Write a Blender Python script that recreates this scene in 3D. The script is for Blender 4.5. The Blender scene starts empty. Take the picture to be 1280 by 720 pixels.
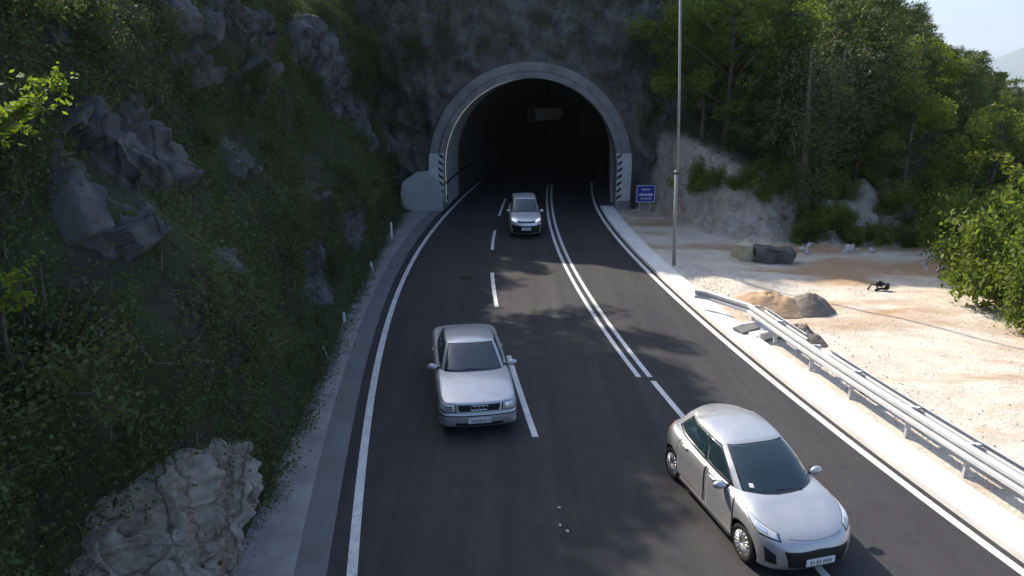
import bpy, bmesh, math, random
import numpy as np
from mathutils import Vector, Matrix, noise
from mathutils.bvhtree import BVHTree

# ------------------------------------------------------------------ camera, sky, sun, exposure
C = bpy.context.scene.collection
scene = bpy.context.scene
CAM_H, PITCH, FPX = 7.49, 0.297, 850.0
cd = bpy.data.cameras.new('camera'); cam = bpy.data.objects.new('camera', cd); C.objects.link(cam)
cam.location = (0, 0, CAM_H); cam.rotation_euler = (math.pi/2 - PITCH, 0, 0)
cd.sensor_width = 36.0; cd.lens = 36.0*FPX/1280.0; cd.clip_start = 0.1; cd.clip_end = 20000
scene.camera = cam
SUN = Vector((-0.66, 0.75, 0.86)).normalized()
w = bpy.data.worlds.new('World'); scene.world = w; w.use_nodes = True
wn = w.node_tree.nodes; bg = wn['Background']
sky = wn.new('ShaderNodeTexSky'); sky.sky_type = 'NISHITA'; sky.sun_disc = False
sky.sun_elevation = math.asin(SUN.z); sky.sun_rotation = math.atan2(SUN.x, SUN.y)
sky.air_density = 1.0; sky.dust_density = 4.5; sky.ozone_density = 4.5; sky.altitude = 300
w.node_tree.links.new(sky.outputs[0], bg.inputs[0]); bg.inputs[1].default_value = 0.15
sl = bpy.data.lights.new('sun', 'SUN'); so = bpy.data.objects.new('sun', sl); C.objects.link(so)
sl.energy = 4.6; sl.angle = math.radians(0.6); sl.color = (1.0, 0.90, 0.77)
so.rotation_euler = SUN.to_track_quat('Z', 'Y').to_euler()
vs = scene.view_settings
vs.view_transform = 'Standard'; vs.look = 'None'; vs.gamma = 1.0; vs.use_curve_mapping = False
vs.exposure = 0.9
scene.cycles.max_bounces = 6; scene.cycles.diffuse_bounces = 3; scene.cycles.glossy_bounces = 3
scene.cycles.transparent_max_bounces = 6

# ------------------------------------------------------------------ helpers
RND = random.Random(7)
def tag(o, label=None, cat=None, group=None, kind=None):
    if label: o['label'] = label
    if cat: o['category'] = cat
    if group: o['group'] = group
    if kind: o['kind'] = kind
    return o
def empty(name, loc=(0, 0, 0), rz=0.0):
    o = bpy.data.objects.new(name, None); C.objects.link(o); o.location = loc; o.rotation_euler = (0, 0, rz)
    o.empty_display_size = 0.2
    return o
def obj(name, verts, faces, mat, parent=None, smooth=False, midx=None):
    me = bpy.data.meshes.new(name)
    me.from_pydata([tuple(v) for v in verts], [], [tuple(f) for f in faces])
    for m in (mat if isinstance(mat, (list, tuple)) else [mat]): me.materials.append(m)
    if midx is not None: me.polygons.foreach_set('material_index', midx)
    if smooth: me.polygons.foreach_set('use_smooth', [True]*len(me.polygons))
    me.update()
    o = bpy.data.objects.new(name, me); C.objects.link(o)
    if parent: o.parent = parent
    return o
class MB:
    def __init__(s): s.v = []; s.f = []
    def add(s, v, f):
        n = len(s.v); s.v += [tuple(p) for p in v]; s.f += [tuple(i+n for i in q) for q in f]; return s
    def box(s, c, d, rz=0.0, M=None):
        P = []
        for x in (-.5, .5):
            for y in (-.5, .5):
                for z in (-.5, .5):
                    q = Vector((x*d[0], y*d[1], z*d[2]))
                    if M is not None: q = M @ q
                    elif rz: q = Matrix.Rotation(rz, 3, 'Z') @ q
                    P.append(q + Vector(c))
        return s.add(P, [(0,1,3,2),(4,6,7,5),(0,4,5,1),(2,3,7,6),(0,2,6,4),(1,5,7,3)])
    def tube(s, pts, rad, n=8, cap=True):
        pts = [Vector(p) for p in pts]
        if not isinstance(rad, (list, tuple)): rad = [rad]*len(pts)
        V = []; F = []
        ref = None
        for i, p in enumerate(pts):
            d = (pts[min(i+1, len(pts)-1)] - pts[max(i-1, 0)]).normalized()
            if ref is None: ref = d.orthogonal().normalized()
            a = (ref - d*ref.dot(d)).normalized(); ref = a; b = d.cross(a)
            for k in range(n):
                t = 2*math.pi*k/n
                V.append(p + (a*math.cos(t) + b*math.sin(t))*rad[i])
        for i in range(len(pts)-1):
            for k in range(n):
                F.append((i*n+k, i*n+(k+1) % n, (i+1)*n+(k+1) % n, (i+1)*n+k))
        if cap:
            F.append(tuple(range(n-1, -1, -1))); F.append(tuple((len(pts)-1)*n+k for k in range(n)))
        return s.add(V, F)
    def grid(s, P, flip=False, loop=False):
        r, c = len(P), len(P[0]); F = []
        for i in range(r-1):
            for j in range(c if loop else c-1):
                q = (i*c+j, i*c+(j+1) % c, (i+1)*c+(j+1) % c, (i+1)*c+j)
                F.append(q[::-1] if flip else q)
        return s.add([p for row in P for p in row], F)
    def build(s, name, mat, parent=None, smooth=False):
        return obj(name, s.v, s.f, mat, parent, smooth)
def bevel(o, width=0.02, seg=2):
    m = o.modifiers.new('bevel', 'BEVEL'); m.width = width; m.segments = seg; m.limit_method = 'ANGLE'
    return o
def nz(x, y, z, s=1.0): return noise.noise(Vector((x/s, y/s, z/s)))
def fbm(x, y, z, s=1.0, o=4): return noise.fractal(Vector((x/s, y/s, z/s)), 1.0, 2.0, o)
def pix(x, y, Y=None, z=None):
    """world point seen at pixel x,y of the 1280x720 photograph at ground distance Y or height z"""
    u = (360-y)/FPX; X = (x-640)/FPX
    dy = math.cos(PITCH)+u*math.sin(PITCH); dz = -math.sin(PITCH)+u*math.cos(PITCH)
    t = Y/dy if Y is not None else (z-CAM_H)/dz
    return Vector((X*t, dy*t, CAM_H+dz*t))
def proj(p):
    d = p[1]*math.cos(PITCH)-(p[2]-CAM_H)*math.sin(PITCH); u = p[1]*math.sin(PITCH)+(p[2]-CAM_H)*math.cos(PITCH)
    return 640+FPX*p[0]/d, 360-FPX*u/d

# ------------------------------------------------------------------ materials
def new_mat(name, rough=0.8, metal=0.0, base=(0.5, 0.5, 0.5), spec=0.5):
    m = bpy.data.materials.new(name); m.use_nodes = True
    b = m.node_tree.nodes['Principled BSDF']
    b.inputs['Base Color'].default_value = (*base, 1); b.inputs['Roughness'].default_value = rough
    b.inputs['Metallic'].default_value = metal; b.inputs['Specular IOR Level'].default_value = spec
    return m, m.node_tree.nodes, m.node_tree.links, b
def noise_tex(n, l, scale, detail=6, rough=0.6, vec=None, dist=0.0):
    t = n.new('ShaderNodeTexNoise'); t.inputs['Scale'].default_value = scale; t.inputs['Detail'].default_value = detail
    t.inputs['Roughness'].default_value = rough; t.inputs['Distortion'].default_value = dist
    if vec is None:
        g = n.new('ShaderNodeNewGeometry'); vec = g.outputs['Position']
    l.new(vec, t.inputs['Vector'])
    return t.outputs['Fac']
def ramp(n, l, fac, stops):
    r = n.new('ShaderNodeValToRGB'); l.new(fac, r.inputs[0])
    e = r.color_ramp.elements
    while len(e) < len(stops): e.new(0.5)
    for k, (p, c) in enumerate(stops):
        e[k].position = p; e[k].color = (*c, 1) if len(c) == 3 else c
    return r.outputs[0]
def mixc(n, l, fac, a, b, mode='MIX'):
    m = n.new('ShaderNodeMix'); m.data_type = 'RGBA'; m.blend_type = mode
    for sk, v in ((m.inputs[0], fac), (m.inputs[6], a), (m.inputs[7], b)):
        if hasattr(v, 'is_output'): l.new(v, sk)
        elif isinstance(v, (int, float)): sk.default_value = v
        else: sk.default_value = (*v, 1)
    return m.outputs[2]
def bump(n, l, b, h, strength=0.4, dist=0.05):
    k = n.new('ShaderNodeBump'); k.inputs['Strength'].default_value = strength; k.inputs['Distance'].default_value = dist
    l.new(h, k.inputs['Height']); l.new(k.outputs[0], b.inputs['Normal'])
def noisy(name, cols, scale, rough=0.85, bs=0.4, bscale=None, metal=0.0, detail=8, bdist=0.03, spec=0.3):
    m, n, l, b = new_mat(name, rough, metal, spec=spec)
    f = noise_tex(n, l, scale, detail, 0.65)
    k = len(cols)
    l.new(ramp(n, l, f, [(0.3+0.4*i/max(1, k-1), c) for i, c in enumerate(cols)]), b.inputs['Base Color'])
    if bs: bump(n, l, b, noise_tex(n, l, bscale or scale*4, 6, 0.7), bs, bdist)
    return m
M = {}
# asphalt: fresh and dark, fine grain, a few oil stains and paler worn wheel paths
m, n, l, b = new_mat('asphalt', 0.78, spec=0.35)
f1 = noise_tex(n, l, 0.35, 5, 0.6); f2 = noise_tex(n, l, 60, 3, 0.7)
c1 = ramp(n, l, f1, [(0.3, (0.028, 0.028, 0.031)), (0.7, (0.041, 0.040, 0.042))])
c2 = ramp(n, l, f2, [(0.35, (0.55, 0.55, 0.55)), (0.75, (1.35, 1.35, 1.35))])
cc = mixc(n, l, 1.0, c1, c2, 'MULTIPLY')
g0 = n.new('ShaderNodeNewGeometry'); m0 = n.new('ShaderNodeMapping'); m0.inputs['Scale'].default_value = (1.6, 0.05, 1); m0.inputs['Rotation'].default_value = (0, 0, 0.12)
l.new(g0.outputs['Position'], m0.inputs['Vector'])
cc = mixc(n, l, 1.0, cc, ramp(n, l, noise_tex(n, l, 1.0, 4, 0.6, m0.outputs[0]), [(0.36, (0.80, 0.80, 0.82)), (0.64, (1.28, 1.26, 1.24))]), 'MULTIPLY')
cc = mixc(n, l, 1.0, cc, ramp(n, l, noise_tex(n, l, 2.2, 8, 0.75), [(0.30, (0.70, 0.70, 0.70)), (0.45, (1, 1, 1)), (0.72, (1.15, 1.14, 1.12))]), 'MULTIPLY')
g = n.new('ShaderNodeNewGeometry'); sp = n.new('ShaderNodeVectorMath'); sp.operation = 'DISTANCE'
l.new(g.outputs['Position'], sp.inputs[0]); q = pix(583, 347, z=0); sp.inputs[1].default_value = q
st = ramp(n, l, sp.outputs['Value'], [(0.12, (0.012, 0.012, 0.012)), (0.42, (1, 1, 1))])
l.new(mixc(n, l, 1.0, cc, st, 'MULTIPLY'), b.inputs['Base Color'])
bump(n, l, b, f2, 0.35, 0.01); M['asphalt'] = m
m, n, l, b = new_mat('road_paint', 0.7, spec=0.3)
wr = ramp(n, l, noise_tex(n, l, 14, 8, 0.8), [(0.34, (0.16, 0.16, 0.16)), (0.46, (1, 1, 1))])
l.new(mixc(n, l, 1.0, ramp(n, l, noise_tex(n, l, 2.0, 5, 0.6), [(0.3, (0.50, 0.50, 0.49)), (0.7, (0.70, 0.70, 0.68))]), wr, 'MULTIPLY'), b.inputs['Base Color']); M['paint'] = m
M['pave'] = noisy('pale_concrete', [(0.19, 0.186, 0.178), (0.27, 0.265, 0.253), (0.34, 0.33, 0.315)], 1.1, 0.9, 0.25, 30)
M['kerb'] = noisy('kerb_concrete', [(0.60, 0.58, 0.55), (0.74, 0.72, 0.68)], 1.4, 0.9, 0.2, 30)
M['gutter'] = noisy('gutter_concrete', [(0.13, 0.13, 0.13), (0.19, 0.19, 0.188)], 1.0, 0.9, 0.25, 30)
M['concrete'] = noisy('portal_concrete', [(0.13, 0.13, 0.128), (0.21, 0.207, 0.203), (0.27, 0.265, 0.255)], 0.9, 0.9, 0.25, 14)
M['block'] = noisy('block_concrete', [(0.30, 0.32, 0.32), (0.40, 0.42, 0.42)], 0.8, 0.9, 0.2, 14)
M['lining'] = noisy('shade_toned_lining', [(0.05, 0.055, 0.058), (0.085, 0.09, 0.095)], 0.7, 0.8, 0.2, 10)  # darker than the entrance walls: the bore's shade is put into this colour
# rock faces: bands, cracks, grey-violet limestone with ochre stains
def rock(name, a, bcol, stain, stain_amt=0.62, s=1.0, moss=None, ck=0.75):
    m, n, l, b = new_mat(name, 0.92, spec=0.2)
    g = n.new('ShaderNodeNewGeometry'); mp = n.new('ShaderNodeMapping'); mp.inputs['Scale'].default_value = (1, 1, 0.45)
    l.new(g.outputs['Position'], mp.inputs['Vector']); v = mp.outputs[0]
    base = ramp(n, l, noise_tex(n, l, 1.6*s, 8, 0.7, v, 0.6), [(0.3, a), (0.68, bcol)])
    st = ramp(n, l, noise_tex(n, l, 0.55*s, 6, 0.6, v), [(stain_amt, (0, 0, 0)), (stain_amt+0.12, (1, 1, 1))])
    c = mixc(n, l, st, base, stain)
    vo = n.new('ShaderNodeTexVoronoi'); vo.feature = 'DISTANCE_TO_EDGE'; vo.inputs['Scale'].default_value = 1.1*s
    wv = mixc(n, l, 0.35, v, noise_tex(n, l, 1.2*s, 4, 0.6, v)); l.new(wv, vo.inputs['Vector'])
    cr = ramp(n, l, vo.outputs['Distance'], [(0.0, (0.35, 0.35, 0.35)), (0.05, (1, 1, 1))])
    c = mixc(n, l, ck, c, cr, 'MULTIPLY')
    if moss:
        mo = ramp(n, l, noise_tex(n, l, 0.8, 8, 0.7), [(moss[1], (0, 0, 0)), (moss[1]+0.1, (1, 1, 1))])
        c = mixc(n, l, mo, c, moss[0])
    l.new(c, b.inputs['Base Color'])
    ad = n.new('ShaderNodeMath'); ad.operation = 'ADD'
    l.new(noise_tex(n, l, 4*s, 10, 0.75, v, 0.5), ad.inputs[0])
    cm = n.new('ShaderNodeMath'); cm.operation = 'MULTIPLY'; l.new(cr, cm.inputs[0]); cm.inputs[1].default_value = ck; l.new(cm.outputs[0], ad.inputs[1])
    bump(n, l, b, ad.outputs[0], 0.8, 0.12)
    return m
M['rock'] = rock('grey_rock', (0.060, 0.058, 0.060), (0.185, 0.178, 0.178), (0.14, 0.112, 0.085))
M['shot'] = rock('sprayed_rock', (0.075, 0.07, 0.066), (0.175, 0.168, 0.158), (0.115, 0.098, 0.08), 0.5, 1.2, ((0.04, 0.045, 0.026), 0.60), 0.4)
M['sand'] = rock('sandy_rock', (0.20, 0.172, 0.145), (0.50, 0.445, 0.385), (0.30, 0.235, 0.17), 0.6, 1.7)
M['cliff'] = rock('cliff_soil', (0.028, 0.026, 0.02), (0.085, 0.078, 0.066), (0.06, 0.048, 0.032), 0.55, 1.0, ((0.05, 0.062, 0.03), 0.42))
M['stone'] = noisy('pale_stone', [(0.40, 0.38, 0.35), (0.60, 0.57, 0.53)], 3, 0.95, 0.6, 9)
M['dkstone'] = noisy('dark_stone', [(0.06, 0.055, 0.055), (0.15, 0.14, 0.135)], 3, 0.95, 0.6, 9)
M['ochre'] = noisy('ochre_stone', [(0.34, 0.29, 0.20), (0.52, 0.46, 0.33)], 2, 0.95, 0.6, 9)
# right-hand ground: pale crushed limestone with ochre earth tracks, woods floor beyond
m, n, l, b = new_mat('lot_ground', 0.95, spec=0.15)
g = n.new('ShaderNodeNewGeometry'); mp = n.new('ShaderNodeMapping')
mp.inputs['Rotation'].default_value = (0, 0, math.radians(52)); mp.inputs['Scale'].default_value = (0.10, 0.30, 0.4)
l.new(g.outputs['Position'], mp.inputs['Vector'])
lime = ramp(n, l, noise_tex(n, l, 1.2, 9, 0.7), [(0.3, (0.50, 0.45, 0.37)), (0.6, (0.66, 0.60, 0.51))])
tr = ramp(n, l, noise_tex(n, l, 1.0, 6, 0.6, mp.outputs[0], 0.4), [(0.47, (0, 0, 0)), (0.60, (1, 1, 1))])
c = mixc(n, l, tr, lime, (0.42, 0.285, 0.175))
gr = ramp(n, l, noise_tex(n, l, 26, 4, 0.8), [(0.3, (0.62, 0.62, 0.62)), (0.62, (1.1, 1.1, 1.1))])
c = mixc(n, l, 1.0, c, gr, 'MULTIPLY')
at = n.new('ShaderNodeAttribute'); at.attribute_name = 'wood'; at.attribute_type = 'GEOMETRY'
wf = mixc(n, l, noise_tex(n, l, 1.5, 8, 0.7), (0.035, 0.04, 0.02), (0.13, 0.105, 0.075))
mq = n.new('ShaderNodeMapping'); mq.inputs['Scale'].default_value = (1.2, 1.2, 0.95); l.new(g.outputs['Position'], mq.inputs['Vector'])
rk = ramp(n, l, noise_tex(n, l, 1.7, 10, 0.78, mq.outputs[0], 0.8), [(0.33, (0.15, 0.125, 0.10)), (0.48, (0.36, 0.31, 0.26)), (0.66, (0.50, 0.45, 0.385))])
at2 = n.new('ShaderNodeAttribute'); at2.attribute_name = 'bank'; at2.attribute_type = 'GEOMETRY'
c = mixc(n, l, at2.outputs['Fac'], c, rk); c = mixc(n, l, at.outputs['Fac'], c, wf)
l.new(c, b.inputs['Base Color'])
bump(n, l, b, noise_tex(n, l, 7, 9, 0.75), 0.7, 0.10); M['lot'] = m
M['earth'] = noisy('orange_earth', [(0.30, 0.20, 0.12), (0.46, 0.33, 0.21)], 2.2, 0.95, 0.8, 8, bdist=0.08)
M['rubble'] = noisy('grey_rubble', [(0.15, 0.125, 0.105), (0.27, 0.235, 0.20)], 4, 0.95, 0.9, 10, bdist=0.08)
M['bark'] = noisy('bark', [(0.07, 0.055, 0.045), (0.17, 0.14, 0.115)], 6, 0.95, 0.7, 18)
M['hill'] = noisy('far_hill', [(0.03, 0.045, 0.025), (0.07, 0.085, 0.05)], 0.01, 0.95, 0)
def leafmat(name, cols, trans=0.35):
    m, n, l, b = new_mat(name, 0.6, spec=0.25)
    g = n.new('ShaderNodeNewGeometry'); oi = n.new('ShaderNodeObjectInfo')
    a = n.new('ShaderNodeMath'); a.operation = 'MULTIPLY_ADD'; l.new(oi.outputs['Random'], a.inputs[0])
    a.inputs[1].default_value = 0.45; 
    k = n.new('ShaderNodeMath'); k.operation = 'MULTIPLY'; k.inputs[1].default_value = 0.55
    l.new(g.outputs['Random Per Island'], k.inputs[0]); l.new(k.outputs[0], a.inputs[2])
    c = ramp(n, l, a.outputs[0], [(i/(len(cols)-1), q) for i, q in enumerate(cols)])
    l.new(c, b.inputs['Base Color'])
    t = n.new('ShaderNodeBsdfTranslucent'); l.new(mixc(n, l, 1.0, c, (1.3, 1.35, 0.7), 'MULTIPLY'), t.inputs[0])
    x = n.new('ShaderNodeMixShader'); x.inputs[0].default_value = trans
    l.new(b.outputs[0], x.inputs[1]); l.new(t.outputs[0], x.inputs[2])
    l.new(x.outputs[0], n['Material Output'].inputs[0])
    return m
M['leaf'] = leafmat('leaf_green', [(0.055, 0.08, 0.018), (0.11, 0.15, 0.028), (0.18, 0.215, 0.045), (0.25, 0.265, 0.07)], 0.5)
M['leafy'] = leafmat('leaf_bright', [(0.10, 0.16, 0.02), (0.17, 0.24, 0.03), (0.22, 0.28, 0.045)], 0.5)
M['pine'] = leafmat('needle_green', [(0.045, 0.066, 0.022), (0.085, 0.115, 0.034), (0.14, 0.17, 0.055)], 0.25)
M['vine'] = leafmat('vine_green', [(0.06, 0.07, 0.032), (0.105, 0.115, 0.05), (0.16, 0.16, 0.085)], 0.3)
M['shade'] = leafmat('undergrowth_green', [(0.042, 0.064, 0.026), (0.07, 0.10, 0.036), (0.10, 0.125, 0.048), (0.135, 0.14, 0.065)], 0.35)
M['dry'] = leafmat('dry_twigs', [(0.12, 0.10, 0.075), (0.22, 0.19, 0.14)], 0.2)
M['steel'] = noisy('galvanised', [(0.42, 0.43, 0.44), (0.54, 0.55, 0.56)], 4, 0.5, 0.08, 40, metal=0.0)
M['pole'] = noisy('weathered_pole', [(0.22, 0.215, 0.20), (0.36, 0.35, 0.33)], 4, 0.8, 0.3, 20)
M['dull'] = noisy('dirty_white_paint', [(0.38, 0.38, 0.39), (0.52, 0.52, 0.53)], 2.5, 0.7, 0.1, 20)
M['white'] = noisy('white_paint', [(0.68, 0.68, 0.68), (0.80, 0.80, 0.80)], 3, 0.6, 0.05, 20)
M['black'] = noisy('black_paint', [(0.012, 0.012, 0.014), (0.025, 0.025, 0.028)], 3, 0.6, 0.05, 20)
M['blue'] = noisy('blue_sign', [(0.015, 0.03, 0.30), (0.025, 0.045, 0.38)], 2, 0.45, 0.0)
M['dkmetal'] = noisy('dark_metal', [(0.02, 0.022, 0.025), (0.05, 0.05, 0.055)], 5, 0.6, 0.2, 20, metal=0.3)
M['galv_dull'] = noisy('dull_fan_casing', [(0.26, 0.25, 0.235), (0.34, 0.33, 0.31)], 3, 0.7, 0.1, 20)
# car materials
def paint(name, col, rough, metal):
    m, n, l, b = new_mat(name, rough, metal, col)
    fl = noise_tex(n, l, 3.0, 6, 0.6)
    l.new(ramp(n, l, fl, [(0.3, tuple(k*0.93 for k in col)), (0.7, col)]), b.inputs['Base Color'])
    l.new(ramp(n, l, noise_tex(n, l, 9, 6, 0.7), [(0.3, (rough*0.85,)*3), (0.75, (rough*1.3,)*3)]), b.inputs['Roughness'])
    b.inputs['Coat Weight'].default_value = 0.6; b.inputs['Coat Roughness'].default_value = 0.06
    return m
M['silver'] = paint('silver_paint', (0.47, 0.485, 0.50), 0.34, 0.6)
M['silver_old'] = paint('pale_silver_paint', (0.50, 0.51, 0.52), 0.36, 0.55)
M['silver_far'] = paint('bluish_silver_paint', (0.66, 0.67, 0.69), 0.36, 0.45)
M['glass'], n, l, b = new_mat('dark_glass', 0.04, 0.0, (0.014, 0.028, 0.036), 0.9)
M['gasket'] = noisy('black_trim', [(0.008, 0.008, 0.009), (0.015, 0.015, 0.016)], 8, 0.5, 0.0)
M['plastic'] = noisy('black_plastic', [(0.012, 0.012, 0.014), (0.022, 0.022, 0.024)], 8, 0.6, 0.1, 80)
M['tyre'] = noisy('tyre_rubber', [(0.012, 0.012, 0.012), (0.025, 0.025, 0.024)], 8, 0.85, 0.2, 60)
M['rim'] = noisy('alloy', [(0.55, 0.55, 0.56), (0.68, 0.68, 0.69)], 6, 0.3, 0.0, metal=0.7)
M['lamp'], n, l, b = new_mat('headlight_glass', 0.08, 0.0, (0.42, 0.46, 0.50), 0.8)
M['lampin'], n, l, b = new_mat('lamp_reflector', 0.2, 0.9, (0.85, 0.86, 0.88), 0.8)
M['lit'], n, l, b = new_mat('lit_headlight', 0.1, 0.0, (0.9, 0.9, 0.9), 0.5)
b.inputs['Emission Color'].default_value = (0.92, 0.96, 1.0, 1); b.inputs['Emission Strength'].default_value = 0.3
M['tail'], n, l, b = new_mat('tail_lamp', 0.1, 0.0, (0.25, 0.01, 0.01), 0.5)
M['chrome'], n, l, b = new_mat('chrome', 0.12, 1.0, (0.8, 0.8, 0.82), 0.5)
M['plate'] = noisy('plate_white', [(0.62, 0.64, 0.66), (0.74, 0.75, 0.76)], 6, 0.5, 0.0)
M['ink'] = noisy('plate_ink', [(0.10, 0.10, 0.12), (0.18, 0.18, 0.20)], 6, 0.6, 0.0)

# ------------------------------------------------------------------ road alignment (traced on the ground plane, metres)
def curve(pts, extra=0.0095):
    ys = np.array([p[1] for p in pts]); xs = np.array([p[0] for p in pts])
    co = np.polyfit(ys, xs, 4); d1 = np.polyder(co); lo, hi = ys.min(), ys.max()
    def f(y):
        if y < lo: return np.polyval(co, lo)+np.polyval(d1, lo)*(y-lo)+0.5*extra*(y-lo)**2
        if y > hi: return np.polyval(co, hi)+max(0.04, np.polyval(d1, hi))*(y-hi)+0.5*0.006*(y-hi)**2
        return float(np.polyval(co, y))
    return f
X_left = curve([(-3.39,44.08),(-4.12,34.33),(-4.35,28.63),(-4.13,23.01),(-3.84,18.8),(-3.4,14.68),(-3.07,12.21),(-2.78,10.36),(-2.51,8.94)])
X_gut = curve([(-3.75,45),(-4.35,37.46),(-4.68,32.5),(-4.62,26.11),(-4.40,22.13),(-4.10,18.18),(-3.68,14.28),(-3.33,11.63),(-3.04,9.71),(-2.91,8.94)])
X_pave = curve([(-4.3,45),(-5.0,37.5),(-5.25,32.5),(-5.15,26.1),(-4.92,22.1),(-4.62,18.2),(-4.2,14.3),(-3.86,11.6),(-3.54,9.7),(-3.42,8.94)])
X_toe = curve([(-6.25,45),(-6.35,39),(-6.15,34),(-5.85,28),(-5.5,21),(-5.05,17),(-4.75,13.5),(-4.6,11.6),(-4.52,9.5),(-4.5,8.9)])
X_mid = curve([(2.50,45.68),(2.22,37.46),(2.25,30.84),(2.51,25.54),(2.92,21.3),(3.22,18.18),(3.42,16.62),(3.60,16.0),(3.87,14.09),(4.5,10.5)])
X_right = curve([(5.33,44.08),(5.16,34.33),(5.45,27.96),(5.94,22.83),(6.28,19.8),(6.68,16.78),(7.03,14.68),(7.47,12.15),(7.86,10.14),(8.12,9.08)])
X_dash = curve([(-0.38,45.35),(-0.7,38.63),(-0.94,34.72),(-0.92,30.53),(-0.78,26.58),(-0.52,22.21),(-0.07,17.71),(0.49,13.31),(0.95,10.5)])
def X_kin(y): return X_right(y)+0.22
def X_kout(y): return X_kin(y)+0.80
def ribbon(name, fa, fb, z, mat, y0=-25, y1=100, step=0.5, za=None, parent=None):
    ys = np.arange(y0, y1+1e-6, step); P = []
    for y in ys: P.append([(fa(y), y, z if za is None else za), (fb(y), y, z)])
    return MB().grid(P, flip=True).build(name, mat, parent)
road = ribbon('road', lambda y: X_gut(y)-0.01, lambda y: X_kin(y)+0.05, 0.0, M['asphalt']); tag(road, 'dark fresh asphalt road running out of the tunnel', 'road', kind='structure')
# left gutter strip and pale pavement, slightly raised
def strip(name, fa, fb, z, mat, label, cat, y0, y1, step=0.5, zb=-0.05):
    mb = MB(); P = []
    for y in np.arange(y0, y1+1e-6, step):
        a, bb = fa(y), fb(y)
        P.append([(a, y, zb), (a, y, z), (a*.5+bb*.5, y, z), (bb, y, z), (bb, y, zb)])
    mb.grid(P, flip=True); o = mb.build(name, mat); tag(o, label, cat, kind='structure'); return o
strip('gutter', lambda y: X_pave(y), lambda y: X_gut(y), 0.05, M['gutter'], 'grey concrete gutter strip along the left road edge', 'gutter', -25, 43)
strip('pavement', lambda y: X_toe(y)-1.2, lambda y: X_pave(y)-0.004, 0.065, M['pave'], 'pale concrete verge between gutter and rock slope', 'pavement', -25, 43)
strip('kerb', X_kin, X_kout, 0.13, M['kerb'], 'wide white concrete kerb along the right road edge', 'kerb', -25, 41.5)
# painted lines
def line(name, fx, off, wd, y0, y1, label):
    o = ribbon(name, lambda y: fx(y)+off-wd/2, lambda y: fx(y)+off+wd/2, 0.005, M['paint'], y0, y1, (y1-y0)/max(2, int((y1-y0)/0.5)))
    return tag(o, label, 'road marking', kind='structure')
line('edge_line', X_left, 0, 0.17, -25, 52, 'solid white line along the left road edge')
line('edge_line', X_right, 0, 0.17, -25, 52, 'solid white line along the right road edge')
line('centre_line', X_mid, -0.15, 0.13, 16.45, 51, 'left stripe of the double white centre line')
line('centre_line', X_mid, 0.15, 0.13, 16.45, 51, 'right stripe of the double white centre line')
line('centre_line', X_mid, 0.14, 0.14, -25, 16.2, 'single white centre line continuing under the hatchback')
for a, bb, lab in ((38.6,44.5,'lane dash beside the distant car'),(30.5,34.7,'short white lane dash before the tunnel'),(22.2,26.6,'white lane dash above the sedan'),(13.3,17.9,'white lane dash beside the sedan door')):
    line('lane_dash', X_dash, 0, 0.14, a, bb, lab)

# ------------------------------------------------------------------ right-hand terrain
TOX = [-60, 5.6, 6.6, 7.8, 8.6, 9.4, 10.5, 13, 17, 22, 30, 60]; TOY = [43, 43, 41.2, 40.6, 38.5, 34.6, 32.4, 31.3, 30.6, 31, 34, 50]
BKX = [-60, 4, 6.5, 8, 10, 13, 17, 22, 30, 60]; BKH = [14, 13, 5.5, 3.6, 3.1, 2.0, 1.6, 1.4, 1, 0]
def sst(t): t = min(1, max(0, t)); return t*t*(3-2*t)
def h_right(x, y):
    d = y-np.interp(x, TOX, TOY)
    if -3 < d < 12: d += (0.75*fbm(x, y*.3, 2, 1.6, 5)+0.5*(abs(nz(x, y*.3, 7, 0.7))-.25))*min(1, max(0, (d+.9)))*min(1, (12-d)/6)
    z = 0.0; wood = 0.0; bank = 0.0
    if d > 0:
        bh = np.interp(x, BKX, BKH)
        z += bh*sst(d/3.2)+0.42*min(max(0, d-1.4), 70)
        bank = min(1, d/0.5); wood = sst((d-3.0)/2.0)
        z += (0.45*fbm(x, y, 0, 1.3, 6)+0.35*(abs(nz(x, y, z, 0.8))-0.25))*min(1, d)*(1-0.6*wood)
    xd = np.interp(y, [-30, 12, 20, 26, 31, 60, 100], [17.8, 17.8, 17.9, 18.2, 20, 31, 44])
    e = x-xd
    if e > -1.6:
        if d < 1: z += 0.55*math.exp(-(e/0.9)**2)*(0.7+0.8*nz(x, y, 3, 0.9))
        if e > 0: z -= 0.62*e; wood = max(wood, sst((e-0.6)/1.5))
    z += 0.10*fbm(x, y, 5, 2.5, 5)*min(1, max(0, (x-X_kout(max(-25, min(y, 45)))-0.2)/1.5))
    return max(z, -60), wood, bank
def patchgrid(name, xs, ys, fx, mat):
    P = []; W = []; B = []
    for y in ys:
        row = []
        for s in xs:
            x = fx(s, y); z, wo, ba = h_right(x, y)
            row.append((x, y, z-0.01)); W.append(wo); B.append(ba)
        P.append(row)
    o = MB().grid(P, flip=True).build(name, mat, smooth=True)
    for nm, arr in (('wood', W), ('bank', B)):
        a = o.data.attributes.new(nm, 'FLOAT', 'POINT'); a.data.foreach_set('value', arr)
    return o
ys_t = np.concatenate([np.arange(-25, 8, 1.5), np.arange(8, 46, 0.22), np.arange(46, 80, 1.2), np.arange(80, 200, 6)])
xs_t = np.concatenate([np.arange(0, 16, 0.22), np.arange(16, 45, 0.9), np.arange(45, 200, 8)])
def fx_t(s, y): return X_kout(min(y, 41.4))-0.05+s if s > 0 else X_kout(min(y, 41.4))-0.05
terr = patchgrid('ground', xs_t, ys_t, fx_t, M['lot'])
tag(terr, 'pale limestone yard and wooded slope right of the road', 'ground', kind='structure')
def hill_z(x, y): return max(h_right(x, y)[0], 9.8)
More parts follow.
